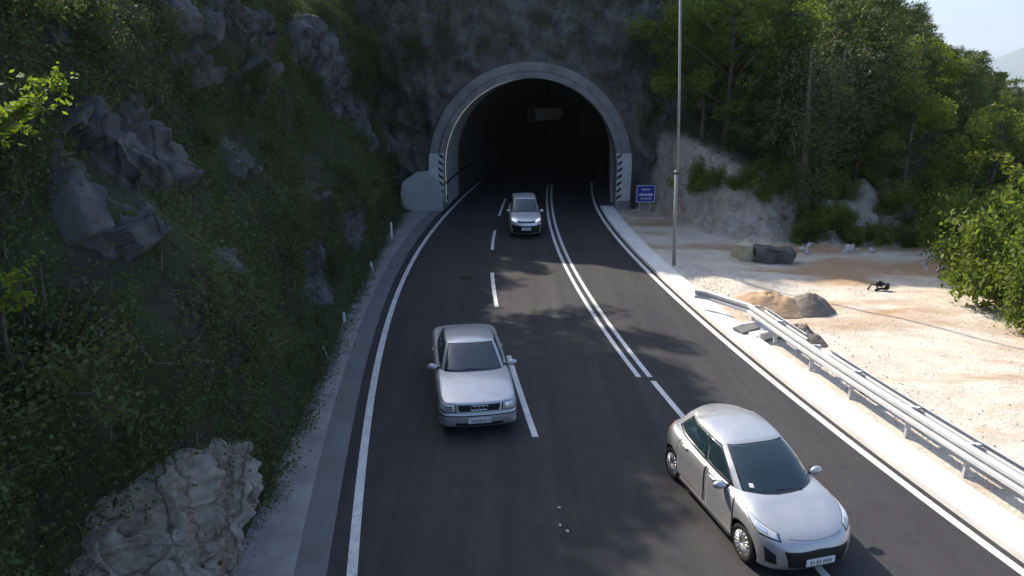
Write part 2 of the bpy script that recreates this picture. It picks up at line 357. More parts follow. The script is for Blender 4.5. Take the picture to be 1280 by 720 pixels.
P = [[(x, y, hill_z(x, y)) for x in np.linspace(-60, 6.4, 40)] for y in np.concatenate([np.arange(42.6, 60, 0.8), np.arange(60, 160, 5)])]
o = MB().grid(P, flip=True).build('hill', M['cliff'], smooth=True); tag(o, 'wooded hill above the tunnel', 'hill', kind='structure')
# valley floor to the horizon and far mountains
o = MB().grid([[(x, y, -60.5) for x in np.linspace(-9000, 16000, 7)] for y in np.linspace(-3000, 15000, 7)], flip=True).build('valley', M['hill']); tag(o, 'green valley floor far below', 'valley', kind='structure')
P = []
for i in range(60):
    y = 5200+ i*120
    row = []
    for j in range(90):
        x = 3000+j*140
        r = 860*math.exp(-((x-7400)/1320)**2)*math.exp(-((y-8400)/1800)**2)
        row.append((x, y, -61+r*(1+0.22*fbm(x, y, 1, 1400, 5))))
    P.append(row)
o = MB().grid(P, flip=True).build('mountain', M['hill'], smooth=True); tag(o, 'distant blue mountain beyond the wooded ridge', 'mountain', kind='structure')

# the air: one even pale volume round everything, so that the far mountain fades to blue
hz = MB().box((3500, 6000, 300), (25400, 18400, 1000)).build('haze', M['paint']); hz.data.materials.clear()
hm = bpy.data.materials.new('haze_air'); hm.use_nodes = True; hn = hm.node_tree.nodes; hn.clear()
ho = hn.new('ShaderNodeOutputMaterial'); hv = hn.new('ShaderNodeVolumePrincipled'); hm.node_tree.links.new(hv.outputs[0], ho.inputs['Volume'])
hv.inputs['Color'].default_value = (0.74, 0.87, 1.0, 1); hv.inputs['Density'].default_value = 0.00009; hv.inputs['Anisotropy'].default_value = 0.2
hz.data.materials.append(hm); tag(hz, 'pale summer haze', 'haze', kind='stuff')
# ------------------------------------------------------------------ left cliff
def z_top(y): return float(np.interp(y, [-25, 8, 14, 18, 27, 33, 45], [7.5, 8.5, 9.3, 10.2, 10.4, 10.6, 12.5]))
def cliff_pt(y, h):
    zt = z_top(y); xb = X_toe(y) if y < 44 else X_toe(44)-0.05*(y-44)
    if h <= zt:
        z = h; k = min(1, h/1.5)
        x = xb - 0.30*z - 0.25*math.sin(z*1.3)*k + k*(1.0*fbm(y, z, 1.7, 5.0, 4)+0.35*fbm(y, z*0.5, 7, 1.4, 4))
        return Vector((x, y+0.25*k*nz(y, z, 9, 1.3), z))
    e = h-zt; p = cliff_pt(y, zt-0.001)
    return Vector((p.x-e*0.95, p.y, p.z+0.28*e+0.35*fbm(p.x-e, y, 4, 2.5, 4)*min(1, e)))
ysc = np.concatenate([np.arange(-25, 3, 1.0), np.arange(3, 45.01, 0.25), np.arange(46, 120, 2.0)])
hs = np.concatenate([np.arange(-0.3, 17, 0.25), np.arange(17, 60, 2.0)])
P = [[cliff_pt(y, h) for h in hs] for y in ysc]
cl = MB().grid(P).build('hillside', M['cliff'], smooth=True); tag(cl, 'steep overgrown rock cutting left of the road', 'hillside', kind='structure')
# headwall of sprayed rock round the portal
XC, ZC = 1.08, 2.45
def U(r, n_w=5, n_a=40, zlo=-0.15):
    pts = [(XC-r, zlo+(ZC-zlo)*i/n_w, -1.0, 0.0) for i in range(n_w)]
    for i in range(n_a+1):
        a = math.pi-math.pi*i/n_a
        pts.append((XC+r*math.cos(a), ZC+r*math.sin(a), math.cos(a), math.sin(a)))
    pts += [(XC+r, ZC-(ZC-zlo)*i/n_w, 1.0, 0.0) for i in range(1, n_w+1)]
    return pts
base = U(5.95, 14, 120); rows = []
for i, k in enumerate(np.linspace(0, 1, 64)):
    row = []
    for (x, z, nx, nzz) in base:
        km = 14.0 if nx < 0.35 else 14.0-(14.0-4.6)*sst((nx-0.35)/0.5)
        e = k**1.3*km
        px, pz = x+nx*e, z+nzz*e
        yy = 41.0+0.20*e+(0.9*fbm(px, 2, pz, 3.0, 5)+0.45*fbm(px, 8, pz, 0.9, 5)-0.5*abs(nz(px, 4, pz*.6, 1.8)))*min(1, e/0.6)
        row.append((px, yy, pz))
    rows.append(row)
hw = MB().grid(rows).build('rock_face', M['shot'], smooth=True); tag(hw, 'blue-grey sprayed rock face around the tunnel arch', 'rock face', kind='structure')

# ------------------------------------------------------------------ tunnel
def tun_dx(y): return (X_left(y)+X_right(y))/2-(X_left(41)+X_right(41))/2
tun = empty('tunnel', (XC, 41, 0)); tag(tun, 'dark arched road tunnel with raised concrete portal ring', 'tunnel')
def local(o, e): o.parent = e; o.matrix_parent_inverse = e.matrix_basis.inverted(); return o
prof = [(0.0, 41.6), (0.0, 40.62), (0.03, 40.58), (0.27, 40.58), (0.30, 40.62), (0.31, 40.72), (0.38, 40.74), (0.42, 40.70), (0.86, 40.72), (0.90, 40.76), (0.90, 42.2)]
rows = [[(x, y, z) for (x, z, _, _) in U(5.13+r, 6, 56)] for r, y in prof]
ring = MB().grid(rows).build('portal_ring', M['concrete'], smooth=False); local(ring, tun)
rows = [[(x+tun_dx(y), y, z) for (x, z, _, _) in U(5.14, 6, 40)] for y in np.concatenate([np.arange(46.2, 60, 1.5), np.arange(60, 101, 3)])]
ent = MB().grid([[(x+tun_dx(y), y, z) for (x, z, _, _) in U(5.132, 6, 56)] for y in (41.58, 42.1, 42.7, 43.3, 43.9, 44.6, 45.4, 46.25)]).build('daylit_entrance', M['block'], smooth=True); local(ent, tun)  # paler than the lining: daylight near the mouth put into the wall colour
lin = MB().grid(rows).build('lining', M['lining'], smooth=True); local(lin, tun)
endw = MB().box((XC+tun_dx(99), 100.3, 3.8), (14, 0.4, 9)).build('far_end', M['black']); local(endw, tun)
# raised walkways inside, sharing the lining's painted-in shade
mb = MB()
for sgn in (-1, 1):
    P = []
    for y in np.arange(41.2, 99, 1.0):
        xe = X_gut(y)-0.02 if sgn < 0 else X_kin(y)
        xw = XC+tun_dx(y)+sgn*5.2
        P.append([(xe, y, -0.05), (xe, y, 0.15), (xw, y, 0.16)])
    mb.grid(P, flip=sgn < 0)
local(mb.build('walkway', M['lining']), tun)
# dark handrail pipe on the left inner wall
mb = MB(); pts = [(XC+tun_dx(y)-5.04, y, 1.55) for y in np.arange(41.0, 62, 1.0)]
mb.tube(pts, 0.06, 8)
for y in np.arange(41.5, 61, 2.0): mb.tube([(XC+tun_dx(y)-5.14, y, 1.5), (XC+tun_dx(y)-5.04, y, 1.5)], 0.025, 6)
local(mb.build('handrail', M['dkmetal']), tun)
local(MB().box((XC-5.09, 41.9, 0.55), (0.08, 0.3, 0.3)).build('hatch', M['dkmetal']), tun)
# striped hazard plates curved along both jambs of the ring
def hazard(side):
    y = 40.55; z0, z1 = 0.55, 3.35
    def pt(r, z, yy):
        if z <= ZC: return (XC+side*r, yy, z)
        a = math.asin(min(1, (z-ZC)/r)); return (XC+side*r*math.cos(a), yy, z)
    e = empty('hazard_plate', (XC+side*5.5, 40.6, 0.0)); local(e, tun)
    P = [[pt(r, z, yy) for r, yy in ((5.13, y+0.02), (5.13, y), (6.0, y), (6.0, y+0.02))] for z in np.linspace(z0, z1, 14)]
    pl = MB().grid(P, flip=side > 0).build('backing', M['dull'])
    mb = MB(); k = 0
    nst = 7; h = (z1-z0)/nst
    for i in range(nst):
        za = z0+h*i+0.10; q = []
        for (r, dz) in ((5.16, 0.0), (5.44, 0.20), (5.44, 0.37), (5.16, 0.17)):
            q.append(pt(r, min(z1-0.01, za+dz-0.05), y-0.004))
        mb.add(q, [(0, 1, 2, 3) if side > 0 else (3, 2, 1, 0)])
    s = mb.build('stripes', M['black'])
    for o in (pl, s):
        o.parent = tun; o.matrix_parent_inverse = tun.matrix_basis.inverted()
    bpy.data.objects.remove(e)
    s.parent = pl; s.matrix_parent_inverse = Matrix.Identity(4)
    pl.name = 'hazard_plate'
hazard(-1); hazard(1)
# fan hanging below the crown
fan = empty('ventilation_fan', (2.5, 52.5, 5.05)); tag(fan, 'pale casing hanging dimly lit under the dark tunnel crown', 'fan'); fan.rotation_euler = (0, 0, math.radians(-52))
mb = MB(); P = []
for (yy, r) in ((-1.35, 0.50), (-1.3, 0.52), (-0.7, 0.46), (0.7, 0.46), (1.3, 0.44), (1.35, 0.40)):
    P.append([(r*math.cos(a), yy, r*math.sin(a)) for a in np.linspace(0, 2*math.pi, 24, endpoint=False)])
mb.grid(P, loop=True, flip=True); mb.build('casing', M['galv_dull'], fan, True)
mb = MB(); P = [[(r*math.cos(a), -1.3, r*math.sin(a)) for a in np.linspace(0, 2*math.pi, 24, endpoint=False)] for r in (0.02, 0.47)]
mb.grid(P, loop=True); mb.build('grille', M['dkmetal'], fan)
for yy in (-0.6, 0.6): MB().tube([(0, yy, 0.4), (0, yy, 2.3)], 0.04, 6).build('hanger', M['dkmetal'], fan)

# concrete end wall left of the portal
out = [(-6.55, 0.25), (-6.0, -0.15), (-4.15, -0.15), (-4.1, 0.9), (-4.35, 1.9), (-4.9, 2.35), (-5.6, 2.3), (-6.45, 1.75), (-6.6, 1.0)]
mb = MB(); N = len(out)
mb.add([(x, 40.0, z) for x, z in out]+[(x, 40.55, z) for x, z in out],
       [tuple(range(N))]+[tuple(range(2*N-1, N-1, -1))]+[(i, i+N, (i+1) % N+N, (i+1) % N) for i in range(N)])
o = mb.build('concrete_wall', M['block']); bevel(o, 0.04); tag(o, 'pale many-sided concrete end wall at the left foot of the portal', 'wall')

# blue sign right of the portal
sg = empty('road_sign', tuple(pix(806, 262, Y=39.5)))
tag(sg, 'small square blue information sign right of the tunnel mouth', 'sign')
gz = h_right(sg.location.x, 39.5)[0]; sg.location.z = gz
zc = pix(806, 242, Y=39.5).z-gz
o = MB().box((0, 0, zc), (1.08, 0.03, 0.98)).build('panel', M['blue'], sg)
f = MB()
for (a, bb, cx, cz) in ((1.08, 0.035, 0, 0.475), (1.08, 0.035, 0, -0.475)): f.box((cx, -0.018, zc+cz), (a, 0.006, bb))
for cx in (-0.52, 0.52): f.box((cx, -0.018, zc), (0.035, 0.006, 0.90))
f.build('border', M['white'], o)
rr = random.Random(3)
for (cz, wd, hh) in ((0.24, 0.5, 0.10), (-0.06, 0.80, 0.16), (-0.29, 0.55, 0.10)):
    x = -wd/2; f = MB()
    while x < wd/2:
        ww = rr.uniform(0.05, 0.10); f.box((x+ww/2, -0.018, zc+cz), (ww*0.7, 0.005, hh*rr.uniform(0.7, 1))); x += ww
    f.build('lettering', M['white'], o)
mb = MB()
for cx in (-0.3, 0.3): mb.tube([(cx, 0.05, -0.3), (cx, 0.05, zc+0.45)], 0.03, 8)
mb.build('post', M['steel'], sg)

# tall thin pole at the right road edge
pb = pix(843, 330, z=0.05); pt = pix(850, -14, Y=27.9)
po = empty('utility_pole', (pb.x, pb.y, 0)); tag(po, 'tall thin weathered pole standing right of the road before the tunnel', 'pole')
d = Vector((pt.x-pb.x, pt.y-pb.y, pt.z)); d = d*1.12; d.z = pt.z*1.12
MB().tube([(0, 0, -0.3), tuple(d*0.33)], [0.075, 0.07], 10).build('sleeve', M['pole'], po, True)
MB().tube([tuple(d*0.315+Vector((0.05, 0, 0))), tuple(d*0.6+Vector((0.06, 0, 0))), tuple(d)], [0.055, 0.05, 0.045], 10).build('shaft', M['pole'], po, True)
mb = MB(); mb.tube([tuple(d*0.32+Vector((0.02, 0, -0.03))), tuple(d*0.32+Vector((0.02, 0, 0.03)))], 0.12, 10); mb.build('clamp', M['dkmetal'], po)

# ------------------------------------------------------------------ guardrail
ge = empty('guardrail', (X_kout(16)+0.15, 16, 0)); tag(ge, 'galvanised steel guardrail with bent end along the white kerb', 'guardrail')
def gx(y): return X_kout(y)+0.22
e0 = pix(869, 367, z=0.60); e1 = pix(898, 369, z=0.62)
ypath = [y for y in np.arange(20.3, -14.01, -0.35)]
path = [Vector((e0.x, e0.y, 0.0)), Vector((e1.x-0.35, e1.y, 0))]+[Vector((gx(y), y, 0)) for y in ypath]
WP = [(0.02, 0.77), (-0.03, 0.76), (-0.07, 0.735), (-0.07, 0.665), (-0.015, 0.630), (-0.015, 0.590), (-0.07, 0.555), (-0.07, 0.485), (-0.03, 0.455), (0.02, 0.445)]
def sweep(path, profile, th=0.012):
    loop = [(a, z) for a, z in profile]+[(a+th, z) for a, z in reversed(profile)]
    rows = []
    for i, p in enumerate(path):
        dd = (path[min(i+1, len(path)-1)]-path[max(i-1, 0)]); dd.z = 0; dd.normalize()
        nrm = Vector((-dd.y, dd.x, 0))
        rows.append([p+nrm*a+Vector((0, 0, z)) for a, z in loop])
    mb = MB(); mb.grid(rows, loop=True)
    L = len(loop); mb.f.append(tuple(range(L))); mb.f.append(tuple(range(len(mb.v)-1, len(mb.v)-1-L, -1)))
    return mb
sw = sweep(path, WP, 0.012)
beam = sw.build('beam', M['steel']); local(beam, ge)
# rear beam in separate lengths on the far side of the posts
for (ya, yb) in ((20.0, 17.6), (16.6, -14.0)):
    pth = [Vector((gx(y)+0.34, y, 0)) for y in np.arange(ya, yb-0.01, -0.4)]
    bb = sweep(pth, [(-a, z) for a, z in WP], -0.012).build('rear_beam', M['steel']); local(bb, ge)
ky = [20.9, 18.8, 16.9, 15.2, 13.3, 11.75, 10.05, 8.3, 6.6, 4.8, 3.0, 1.0, -1.0, -3.0]
for y in ky:
    mb = MB(); dirv = math.atan2(gx(y+0.1)-gx(y-0.1), 0.2)
    yy = min(y, 20.2)
    mb.box((gx(yy)+0.14, yy, 0.32), (0.10, 0.055, 0.84), -dirv); mb.box((gx(yy)+0.05, yy, 0.60), (0.12, 0.09, 0.26), -dirv); mb.box((gx(yy)+0.26, yy, 0.60), (0.12, 0.09, 0.26), -dirv)
    local(mb.build('post', M['steel']), ge)
# concrete drain chute crossing below the rail
p = pix(950, 415, z=0.1)
de = empty('drain_chute', (p.x, p.y, 0.0), math.radians(24)); tag(de, 'pale concrete drain chute passing under the guardrail', 'drain')
o = MB().box((0.35, 0, 0.13), (1.7, 0.75, 0.10)).build('channel_bed', M['kerb'], de); bevel(o, 0.02)
o = MB().box((0.35, 0.42, 0.17), (1.6, 0.12, 0.24)).box((0.35, -0.42, 0.17), (1.6, 0.12, 0.24)).build('side_wall', M['kerb'], de); bevel(o, 0.02)
sl_ = pix(931, 412, z=0.16)
o = MB().box((0, 0, 0), (0.75, 0.42, 0.09)).build('cover_slab', M['gutter']); bevel(o, 0.02)
o.location = (sl_.x+0.05, sl_.y, 0.20); o.rotation_euler = (0.10, -0.06, math.radians(28)); tag(o, 'loose grey slab lying on the white kerb beside the guardrail', 'slab')

# ------------------------------------------------------------------ rocks and yard clutter
def rock_mesh(name, seed, sub=4, rough=0.35, mat=None, sc=(1, 1, 1), crack=0.12, freq=1.0, flat=True):
    bm = bmesh.new(); bmesh.ops.create_icosphere(bm, subdivisions=sub, radius=1.0)
    for v in bm.verts:
        p = v.co.copy(); q = p*freq+Vector((seed*3.7, seed*1.3, -seed*2.1))
        d, _ = noise.voronoi(q*1.5); cell = d[1]-d[0]
        k = 1.0+rough*noise.fractal(q, 1.0, 2.0, 5)+0.45*rough*(noise.cell(q*2.0)-0.5)-crack*math.exp(-cell*9)
        v.co = Vector((p.x*k*sc[0], p.y*k*sc[1], p.z*k*sc[2]))
    me = bpy.data.meshes.new(name); bm.to_mesh(me); bm.free()
    if not flat: me.polygons.foreach_set('use_smooth', [True]*len(me.polygons))
    me.materials.append(mat or M['rock']); return me
def put(name, me, loc, rot=(0, 0, 0), sc=(1, 1, 1), parent=None):
    o = bpy.data.objects.new(name, me); C.objects.link(o); o.location = loc; o.rotation_euler = rot; o.scale = sc
    if parent: o.parent = parent
    return o
cbvh = BVHTree.FromPolygons([v.co[:] for v in cl.data.vertices], [p.vertices[:] for p in cl.data.polygons])
hbvh = BVHTree.FromPolygons([v.co[:] for v in hw.data.vertices], [p.vertices[:] for p in hw.data.polygons])
tbvh = BVHTree.FromPolygons([v.co[:] for v in terr.data.vertices], [p.vertices[:] for p in terr.data.polygons])
def hit(x, y, bv=cbvh):
    o_ = Vector((0, 0, CAM_H)); dr = (pix(x, y, Y=10.0)-o_).normalized()
    r = bv.ray_cast(o_, dr); return r[0], r[1], dr
ROCKS = []
def outcrop_mesh(name, seed, mat, sc, rough=1.0):
    bm = bmesh.new(); bmesh.ops.create_icosphere(bm, subdivisions=6, radius=1.0)
    mn = min(sc[1], sc[2]); S3 = Vector((seed*3.7, seed*1.3, -seed*2.1))
    r_ = random.Random(seed*13+1); PL = []
    for k in range(26):
        a = r_.uniform(0, 6.283); el = r_.gauss(0.05, 0.42); PL.append((Vector((math.cos(a)*math.cos(el), math.sin(a)*math.cos(el), math.sin(el))), r_.uniform(0.70, 1.0)))
    PL += [(Vector((r_.gauss(0, .25), r_.gauss(0, .25), 1)).normalized(), .95), (Vector((0, 0, -1)), .95)]
    for v in bm.verts:
        p = v.co.copy(); q0 = p*1.6+S3
        w_ = Vector((noise.noise(q0), noise.noise(q0+Vector((5, 1, 2))), noise.noise(q0+Vector((1, 7, 3)))))*0.22
        dv = (p+w_*0.6).normalized(); rr_ = 1.25
        for n_, d_ in PL:
            c_ = n_.dot(dv)
            if c_ > 0.05: rr_ = min(rr_, d_/c_)
        q = Vector((p.x*sc[0], p.y*sc[1], p.z*sc[2]))*rr_; u = Vector((q.x, q.y, q.z*0.5))/max(0.35, mn)
        lo = noise.fractal(u*1.1+S3, 1.0, 2.0, 3)
        st = noise.noise(Vector((u.x*1.5+lo, u.y*1.5, q.z*.35))+S3); crk = math.exp(-abs(st)*26)
        lay = abs(noise.noise(Vector((u.x*.5, u.y*.5, q.z*3.1/max(.5, mn)))+S3*2))
        fine = noise.fractal(q*3.6+S3, 0.8, 2.0, 7)
        k = mn*(0.12*lo-0.13*crk+0.07*lay)+min(0.10, mn*.13)*rough*fine
        v.co = q+v.normal*k
    me = bpy.data.meshes.new(name); bm.to_mesh(me); bm.free()
    me.polygons.foreach_set('use_smooth', [True]*len(me.polygons)); me.materials.append(mat); return me
for i, (x, y, wpx, hpx, mt, lab) in enumerate([
    (115, 215, 84, 178, 'rock', 'large pale violet-grey rock face at the left of the slope'),
    (190, 172, 50, 110, 'rock', 'narrow rock pillar right of the largest rock face'),
    (285, 45, 84, 120, 'rock', 'tall pale rock face at the top of the slope'),
    (383, 222, 44, 62, 'rock', 'small grey rock high on the slope halfway to the tunnel'),
    (378, 345, 46, 64, 'rock', 'small grey rock in the middle of the slope'),
    (286, 325, 20, 26, 'rock', 'tiny pale rock amid the slope undergrowth'),
    (440, 155, 40, 70, 'rock', 'grey rock on the slope just left of the portal'),
    (455, 25, 50, 90, 'rock', 'rock outcrop at the upper slope near the tunnel headwall'),
    (255, 625, 150, 110, 'sand', 'crumbly sandy outcrop low on the slope beside the verge'),
    (170, 670, 120, 110, 'sand', 'sandy rock spur at the bottom edge of the slope'),
    (240, 692, 130, 80, 'sand', 'low sandy rock lump just above the verge at the frame bottom'),
    (75, 40, 24, 40, 'rock', 'small rock high at the far left of the slope'),
    (215, 45, 50, 120, 'rock', 'narrow rock face left of the tall pale face'),
    (330, 70, 60, 110, 'rock', 'dark rock face right of the tall pale face'),
    (410, 90, 50, 120, 'rock', 'long dark rock rib near the tunnel at the top'),
    (480, 120, 40, 120, 'rock', 'rock rib where the slope meets the headwall'),
    (300, 190, 50, 60, 'rock', 'dark rock ledge in the middle of the upper slope'),
    (440, 290, 30, 50, 'rock', 'dark rock low on the slope near the marker stake'),
]):
    p, nr, dr = hit(x, y)
    if p is None: continue
    y0_ = p.y; h0_ = p.z
    a1_ = proj(cliff_pt(y0_+.3, h0_)); a0_ = proj(cliff_pt(y0_-.3, h0_)); b1_ = proj(cliff_pt(y0_, h0_+.3)); b0_ = proj(cliff_pt(y0_, h0_-.3))
    ry = min(4.5, wpx/2/max(8, abs(a1_[0]-a0_[0])/.6)*1.12); rh = min(3.2, hpx/2/max(8, abs(b1_[1]-b0_[1])/.6)*1.12)
    sh_ = max(-1.3, min(1.3, -((a1_[1]-a0_[1])/(b1_[1]-b0_[1]))))*(0.85 if mt == 'rock' else .35)
    sy_ = max(-1.2, min(1.2, -((b1_[0]-b0_[0])/(a1_[0]-a0_[0]))))*(0.9 if mt == 'rock' else .3)
    amp = min(0.75, 0.42*min(ry, rh)+0.22); sd = i*5.3+2
    nn_ = 74; rows = []
    for a_ in range(nn_+1):
        row = []
        for b_ in range(nn_+1):
            u_ = (a_/nn_*2-1)*1.35; v_ = (b_/nn_*2-1)*1.35
            y_ = y0_+u_*ry+sy_*v_*rh; h_ = min(max(h0_+v_*rh+sh_*u_*ry, -0.1), z_top(y_)-.05); q = cliff_pt(y_, h_)
            w_ = 0.30*fbm(y_, h_*.7, sd, 1.3, 4)
            dd_ = (abs(u_+w_)**2.6+abs(v_+w_*.8)**2.6)**(1/2.6)
            e_ = sst((1.12-dd_)/0.30)
            st_ = nz(y_+.35*fbm(y_, h_, sd+4, .6, 3), h_*(.22 if mt == 'rock' else .8), sd, .55); crk = math.exp(-abs(st_)*14)
            lay = abs(nz(y_*.35, h_, sd+7, .42 if mt == 'rock' else .2))
            cel = noise.cell(Vector((y_*1.3+.5*fbm(y_, h_, sd+2, .8, 3), h_*.75+.4*fbm(y_, h_, sd+3, .8, 3), sd)))
            k_ = -.22+e_*(.22+amp*(.45+.55*cel*(1 if mt == 'rock' else .5))+.24*amp*fbm(y_, h_, sd+1, .7, 6)-(.20 if mt == 'rock' else .10)*crk-.10*lay+(.05 if mt == 'rock' else .13)*fbm(y_, h_, sd+9, .13 if mt == 'rock' else .22, 5))
            row.append(q+Vector((.93, -.12, .30))*k_)
        rows.append(row)
    o = MB().grid(rows).build('rock_outcrop', M[mt], smooth=True)
    tag(o, lab, 'rock', 'rock outcrops on the left slope'); ROCKS.append((p, ry, sy_, rh, sh_))
# weathered block with a sunlit ochre end
p = pix(940, 326, z=0.0); be = rock_mesh('stone_block', 3, 4, 0.10, M['dkstone'])
mb = MB(); o = MB().box((0, 0, 0.30), (1.55, 0.8, 0.62)).build('stone_block', M['dkstone'])
def roughen(o, cuts, amp, s, seed):
    bm = bmesh.new(); bm.from_mesh(o.data); bmesh.ops.subdivide_edges(bm, edges=bm.edges[:], cuts=cuts, use_grid_fill=True)
    for v in bm.verts:
        q = v.co/s+Vector((seed, seed*2, 0)); v.co += Vector((nz(*q), nz(*(q+Vector((9, 3, 1)))), nz(*(q+Vector((2, 7, 5))))))*amp
    bm.to_mesh(o.data); bm.free()
roughen(o, 10, 0.14, 0.5, 4); ox = pix(968, 330, z=0.0); o.location = (ox.x+0.1, ox.y+0.6, -0.05); o.rotation_euler = (0, 0.05, -0.12)
tag(o, 'dark weathered stone block lying in the yard beyond the pole', 'stone block')
o = MB().box((0, 0, 0.34), (0.62, 0.7, 0.72)).build('stone_block', M['ochre']); roughen(o, 8, 0.14, 0.45, 8)
ox = pix(934, 328, z=0.0); o.location = (ox.x, ox.y+0.6, 0.0); o.rotation_euler = (0, -0.08, 0.2)
tag(o, 'pale ochre boulder against the end of the dark block', 'boulder')
def mound(name, c, rx, ry, h, mat, seed, rz=0.0, amp=0.25):
    P = []
    for i in range(0, 25):
        r = i/24
        row = []
        for k in range(48):
            a = 2*math.pi*k/48; x = r*math.cos(a)*rx; y = r*math.sin(a)*ry
            z = h*(1-r*r)**1.3*(1+amp*fbm(x, y, seed, 0.5, 5))+0.06*fbm(x, y, seed+3, 0.22, 4)*(1-r)
            row.append((x, y, z-0.06*(r > 0.96)))
        P.append(row)
    o = MB().grid(P, loop=True).build(name, mat, smooth=True); o.location = c; o.rotation_euler = (0, 0, rz)
    return o
def gnd(p): return h_right(p.x, p.y)[0]
p = pix(960, 378, z=0.2); tag(mound('earth_mound', (p.x, p.y, gnd(p)-0.03), 1.55, 0.9, 0.55, M['earth'], 2, -0.5), 'low orange earth heap in the yard behind the guardrail', 'earth heap')
p = pix(1012, 378, z=0.3); tag(mound('rubble_mound', (p.x, p.y, gnd(p)-0.03), 0.95, 0.75, 0.58, M['rubble'], 5, 0.3, 0.22), 'brown rubble heap right of the orange earth', 'rubble heap')
p = pix(1003, 420, z=0.1); tag(mound('rubble_mound', (p.x, p.y, gnd(p)-0.03), 0.85, 0.4, 0.45, M['rubble'], 8, -0.8, 0.5), 'small dark rubble heap close behind the guardrail', 'rubble heap')
# dark twisted scrap in the yard
p = pix(1097, 362, z=0.0); se = empty('scrap_metal', (p.x, p.y, gnd(p))); tag(se, 'dark twisted scrap pipes lying on the pale yard', 'scrap'); se.scale = (.68, .68, .68)
mb = MB(); mb.tube([(-0.55, 0, 0.03), (-0.35, 0.05, 0.34), (-0.1, 0, 0.30), (0.02, -0.05, 0.05)], 0.045, 7); mb.build('bent_pipe', M['dkmetal'], se, True)
mb = MB(); mb.tube([(-0.2, -0.15, 0.06), (0.2, 0.0, 0.10), (0.5, 0.1, 0.06)], 0.07, 7); mb.build('pipe', M['dkmetal'], se, True)
o = put('lump', rock_mesh('lump', 5, 3, 0.5, M['dkmetal'], (0.24, 0.2, 0.17)), (0.17, 0.1, 0.34), parent=se)
o = put('lump', rock_mesh('lump', 9, 3, 0.5, M['dkmetal'], (0.13, 0.12, 0.22)), (0.52, 0.0, 0.2), parent=se)
# dark stones behind the rail
for k, (x, y, lab) in enumerate(((1084, 486, 'dark stone behind the guardrail level with the hatchback roof'), (1157, 531, 'dark stone behind the middle of the guardrail'), (1253, 590, 'largest dark stone behind the guardrail near the frame edge'), (945, 403, 'dark stone at the gap in the rear rail'))):
    p = pix(x, y, z=0.12); o = put('stone', rock_mesh('stone', 30+k, 3, 0.4, M['dkstone'], (0.17, 0.13, 0.11)), (p.x, p.y, gnd(p)+0.06), (0, 0, k))
    tag(o, lab, 'stone')
# pale stones along the yard's outer berm
sm = [rock_mesh('pale_stone', 50+k, 3, 0.45, M['stone'], (0.2, 0.17, 0.14)) for k in range(5)]
rr = random.Random(5)
for k in range(46):
    if k < 34:
        y = rr.uniform(15, 28); x = np.interp(y, [12, 20, 26, 31], [17.8, 17.9, 18.2, 19.5])-rr.uniform(-0.3, 1.5)
    else:
        x = rr.uniform(12.5, 19.5); y = np.interp(x, TOX, TOY)-rr.uniform(0.2, 1.8)
    s = rr.uniform(0.4, 1.5)**1.2
    o = put('pale_stone', sm[k % 5], (x, y, h_right(x, y)[0]+0.05*s), (rr.uniform(0, 6), rr.uniform(0, 6), rr.uniform(0, 6)), (s, s, s))
    tag(o, 'pale limestone rubble stone along the outer edge of the yard', 'stone', 'pale stones along the edge of the yard')
for k, (x, y, lab) in enumerate(((699, 635, 'small pale pebble on the asphalt left of the hatchback'), (700, 657, 'tiny pale pebble on the asphalt between two others'), (709, 664, 'tiny pale pebble on the asphalt closest to the camera'))):
    p = pix(x, y, z=0.01); o = put('pebble', rock_mesh('pebble', 70+k, 2, 0.4, M['stone'], (.035, .03, .022)), (p.x, p.y, 0.015)); tag(o, lab, 'pebble')
# gravel crumbs (uncountable)
V = []; F = []
for k in range(3200):
    y = 6+24*rr.random()**1.0
    if k % 3: x = X_kout(y)+0.45+abs(rr.gauss(0, 1.0))
    else: x = rr.uniform(X_kout(y)+0.5, 18)
    z = h_right(x, y)[0]; s = rr.uniform(0.008, 0.035); a = rr.uniform(0, 6.28); nb = len(V)
    for q in range(3): V.append((x+s*math.cos(a+q*2.09), y+s*math.sin(a+q*2.09), z-0.01))
    V.append((x, y, z+s*rr.uniform(0.6, 1.2)))
    F += [(nb, nb+1, nb+3), (nb+1, nb+2, nb+3), (nb+2, nb, nb+3)]
o = obj('gravel', V, F, M['stone']); tag(o, 'loose gravel scattered on the pale yard', 'gravel', kind='stuff')
# rubble crumbs along the foot of the left slope
V = []; F = []
for k in range(2600):
    y = rr.uniform(7, 40); x = X_toe(y)+rr.gauss(0.0, 0.16)
    z = 0.065; s = rr.uniform(0.01, 0.04)*(1.6 if rr.random() < 0.1 else 1); a = rr.uniform(0, 6.28); nb = len(V)
    for q in range(3): V.append((x+s*math.cos(a+q*2.09), y+s*math.sin(a+q*2.09), z-0.01))
    V.append((x, y, z+s*rr.uniform(0.6, 1.2)))
    F += [(nb, nb+1, nb+3), (nb+1, nb+2, nb+3), (nb+2, nb, nb+3)]
o = obj('scree', V, F, M['rubble']); tag(o, 'crumbled rock debris along the foot of the slope', 'debris', kind='stuff')
# white marker stakes along the left verge
for (x, y, h, lab) in ((490, 299, 0.85, 'white marker stake on the verge nearest the tunnel'), (467, 340, 0.45, 'short pale stake second from the tunnel along the verge'), (431, 405, 0.40, 'leaning pale stake halfway along the verge'), (409, 448, 0.40, 'pale stake on the verge beside the sedan')):
    p = pix(x, y, z=0.06); r0 = RND.uniform(-0.25, 0.1)
    o = MB().box((0, 0, h/2), (0.09, 0.03, h)).box((0, -0.018, h*0.85), (0.07, 0.006, 0.08)).build('marker_stake', M['white'])
    o.location = (p.x, p.y, 0.05); o.rotation_euler = (0.05, r0 if h < 0.8 else 0, 0.2); tag(o, lab, 'stake')

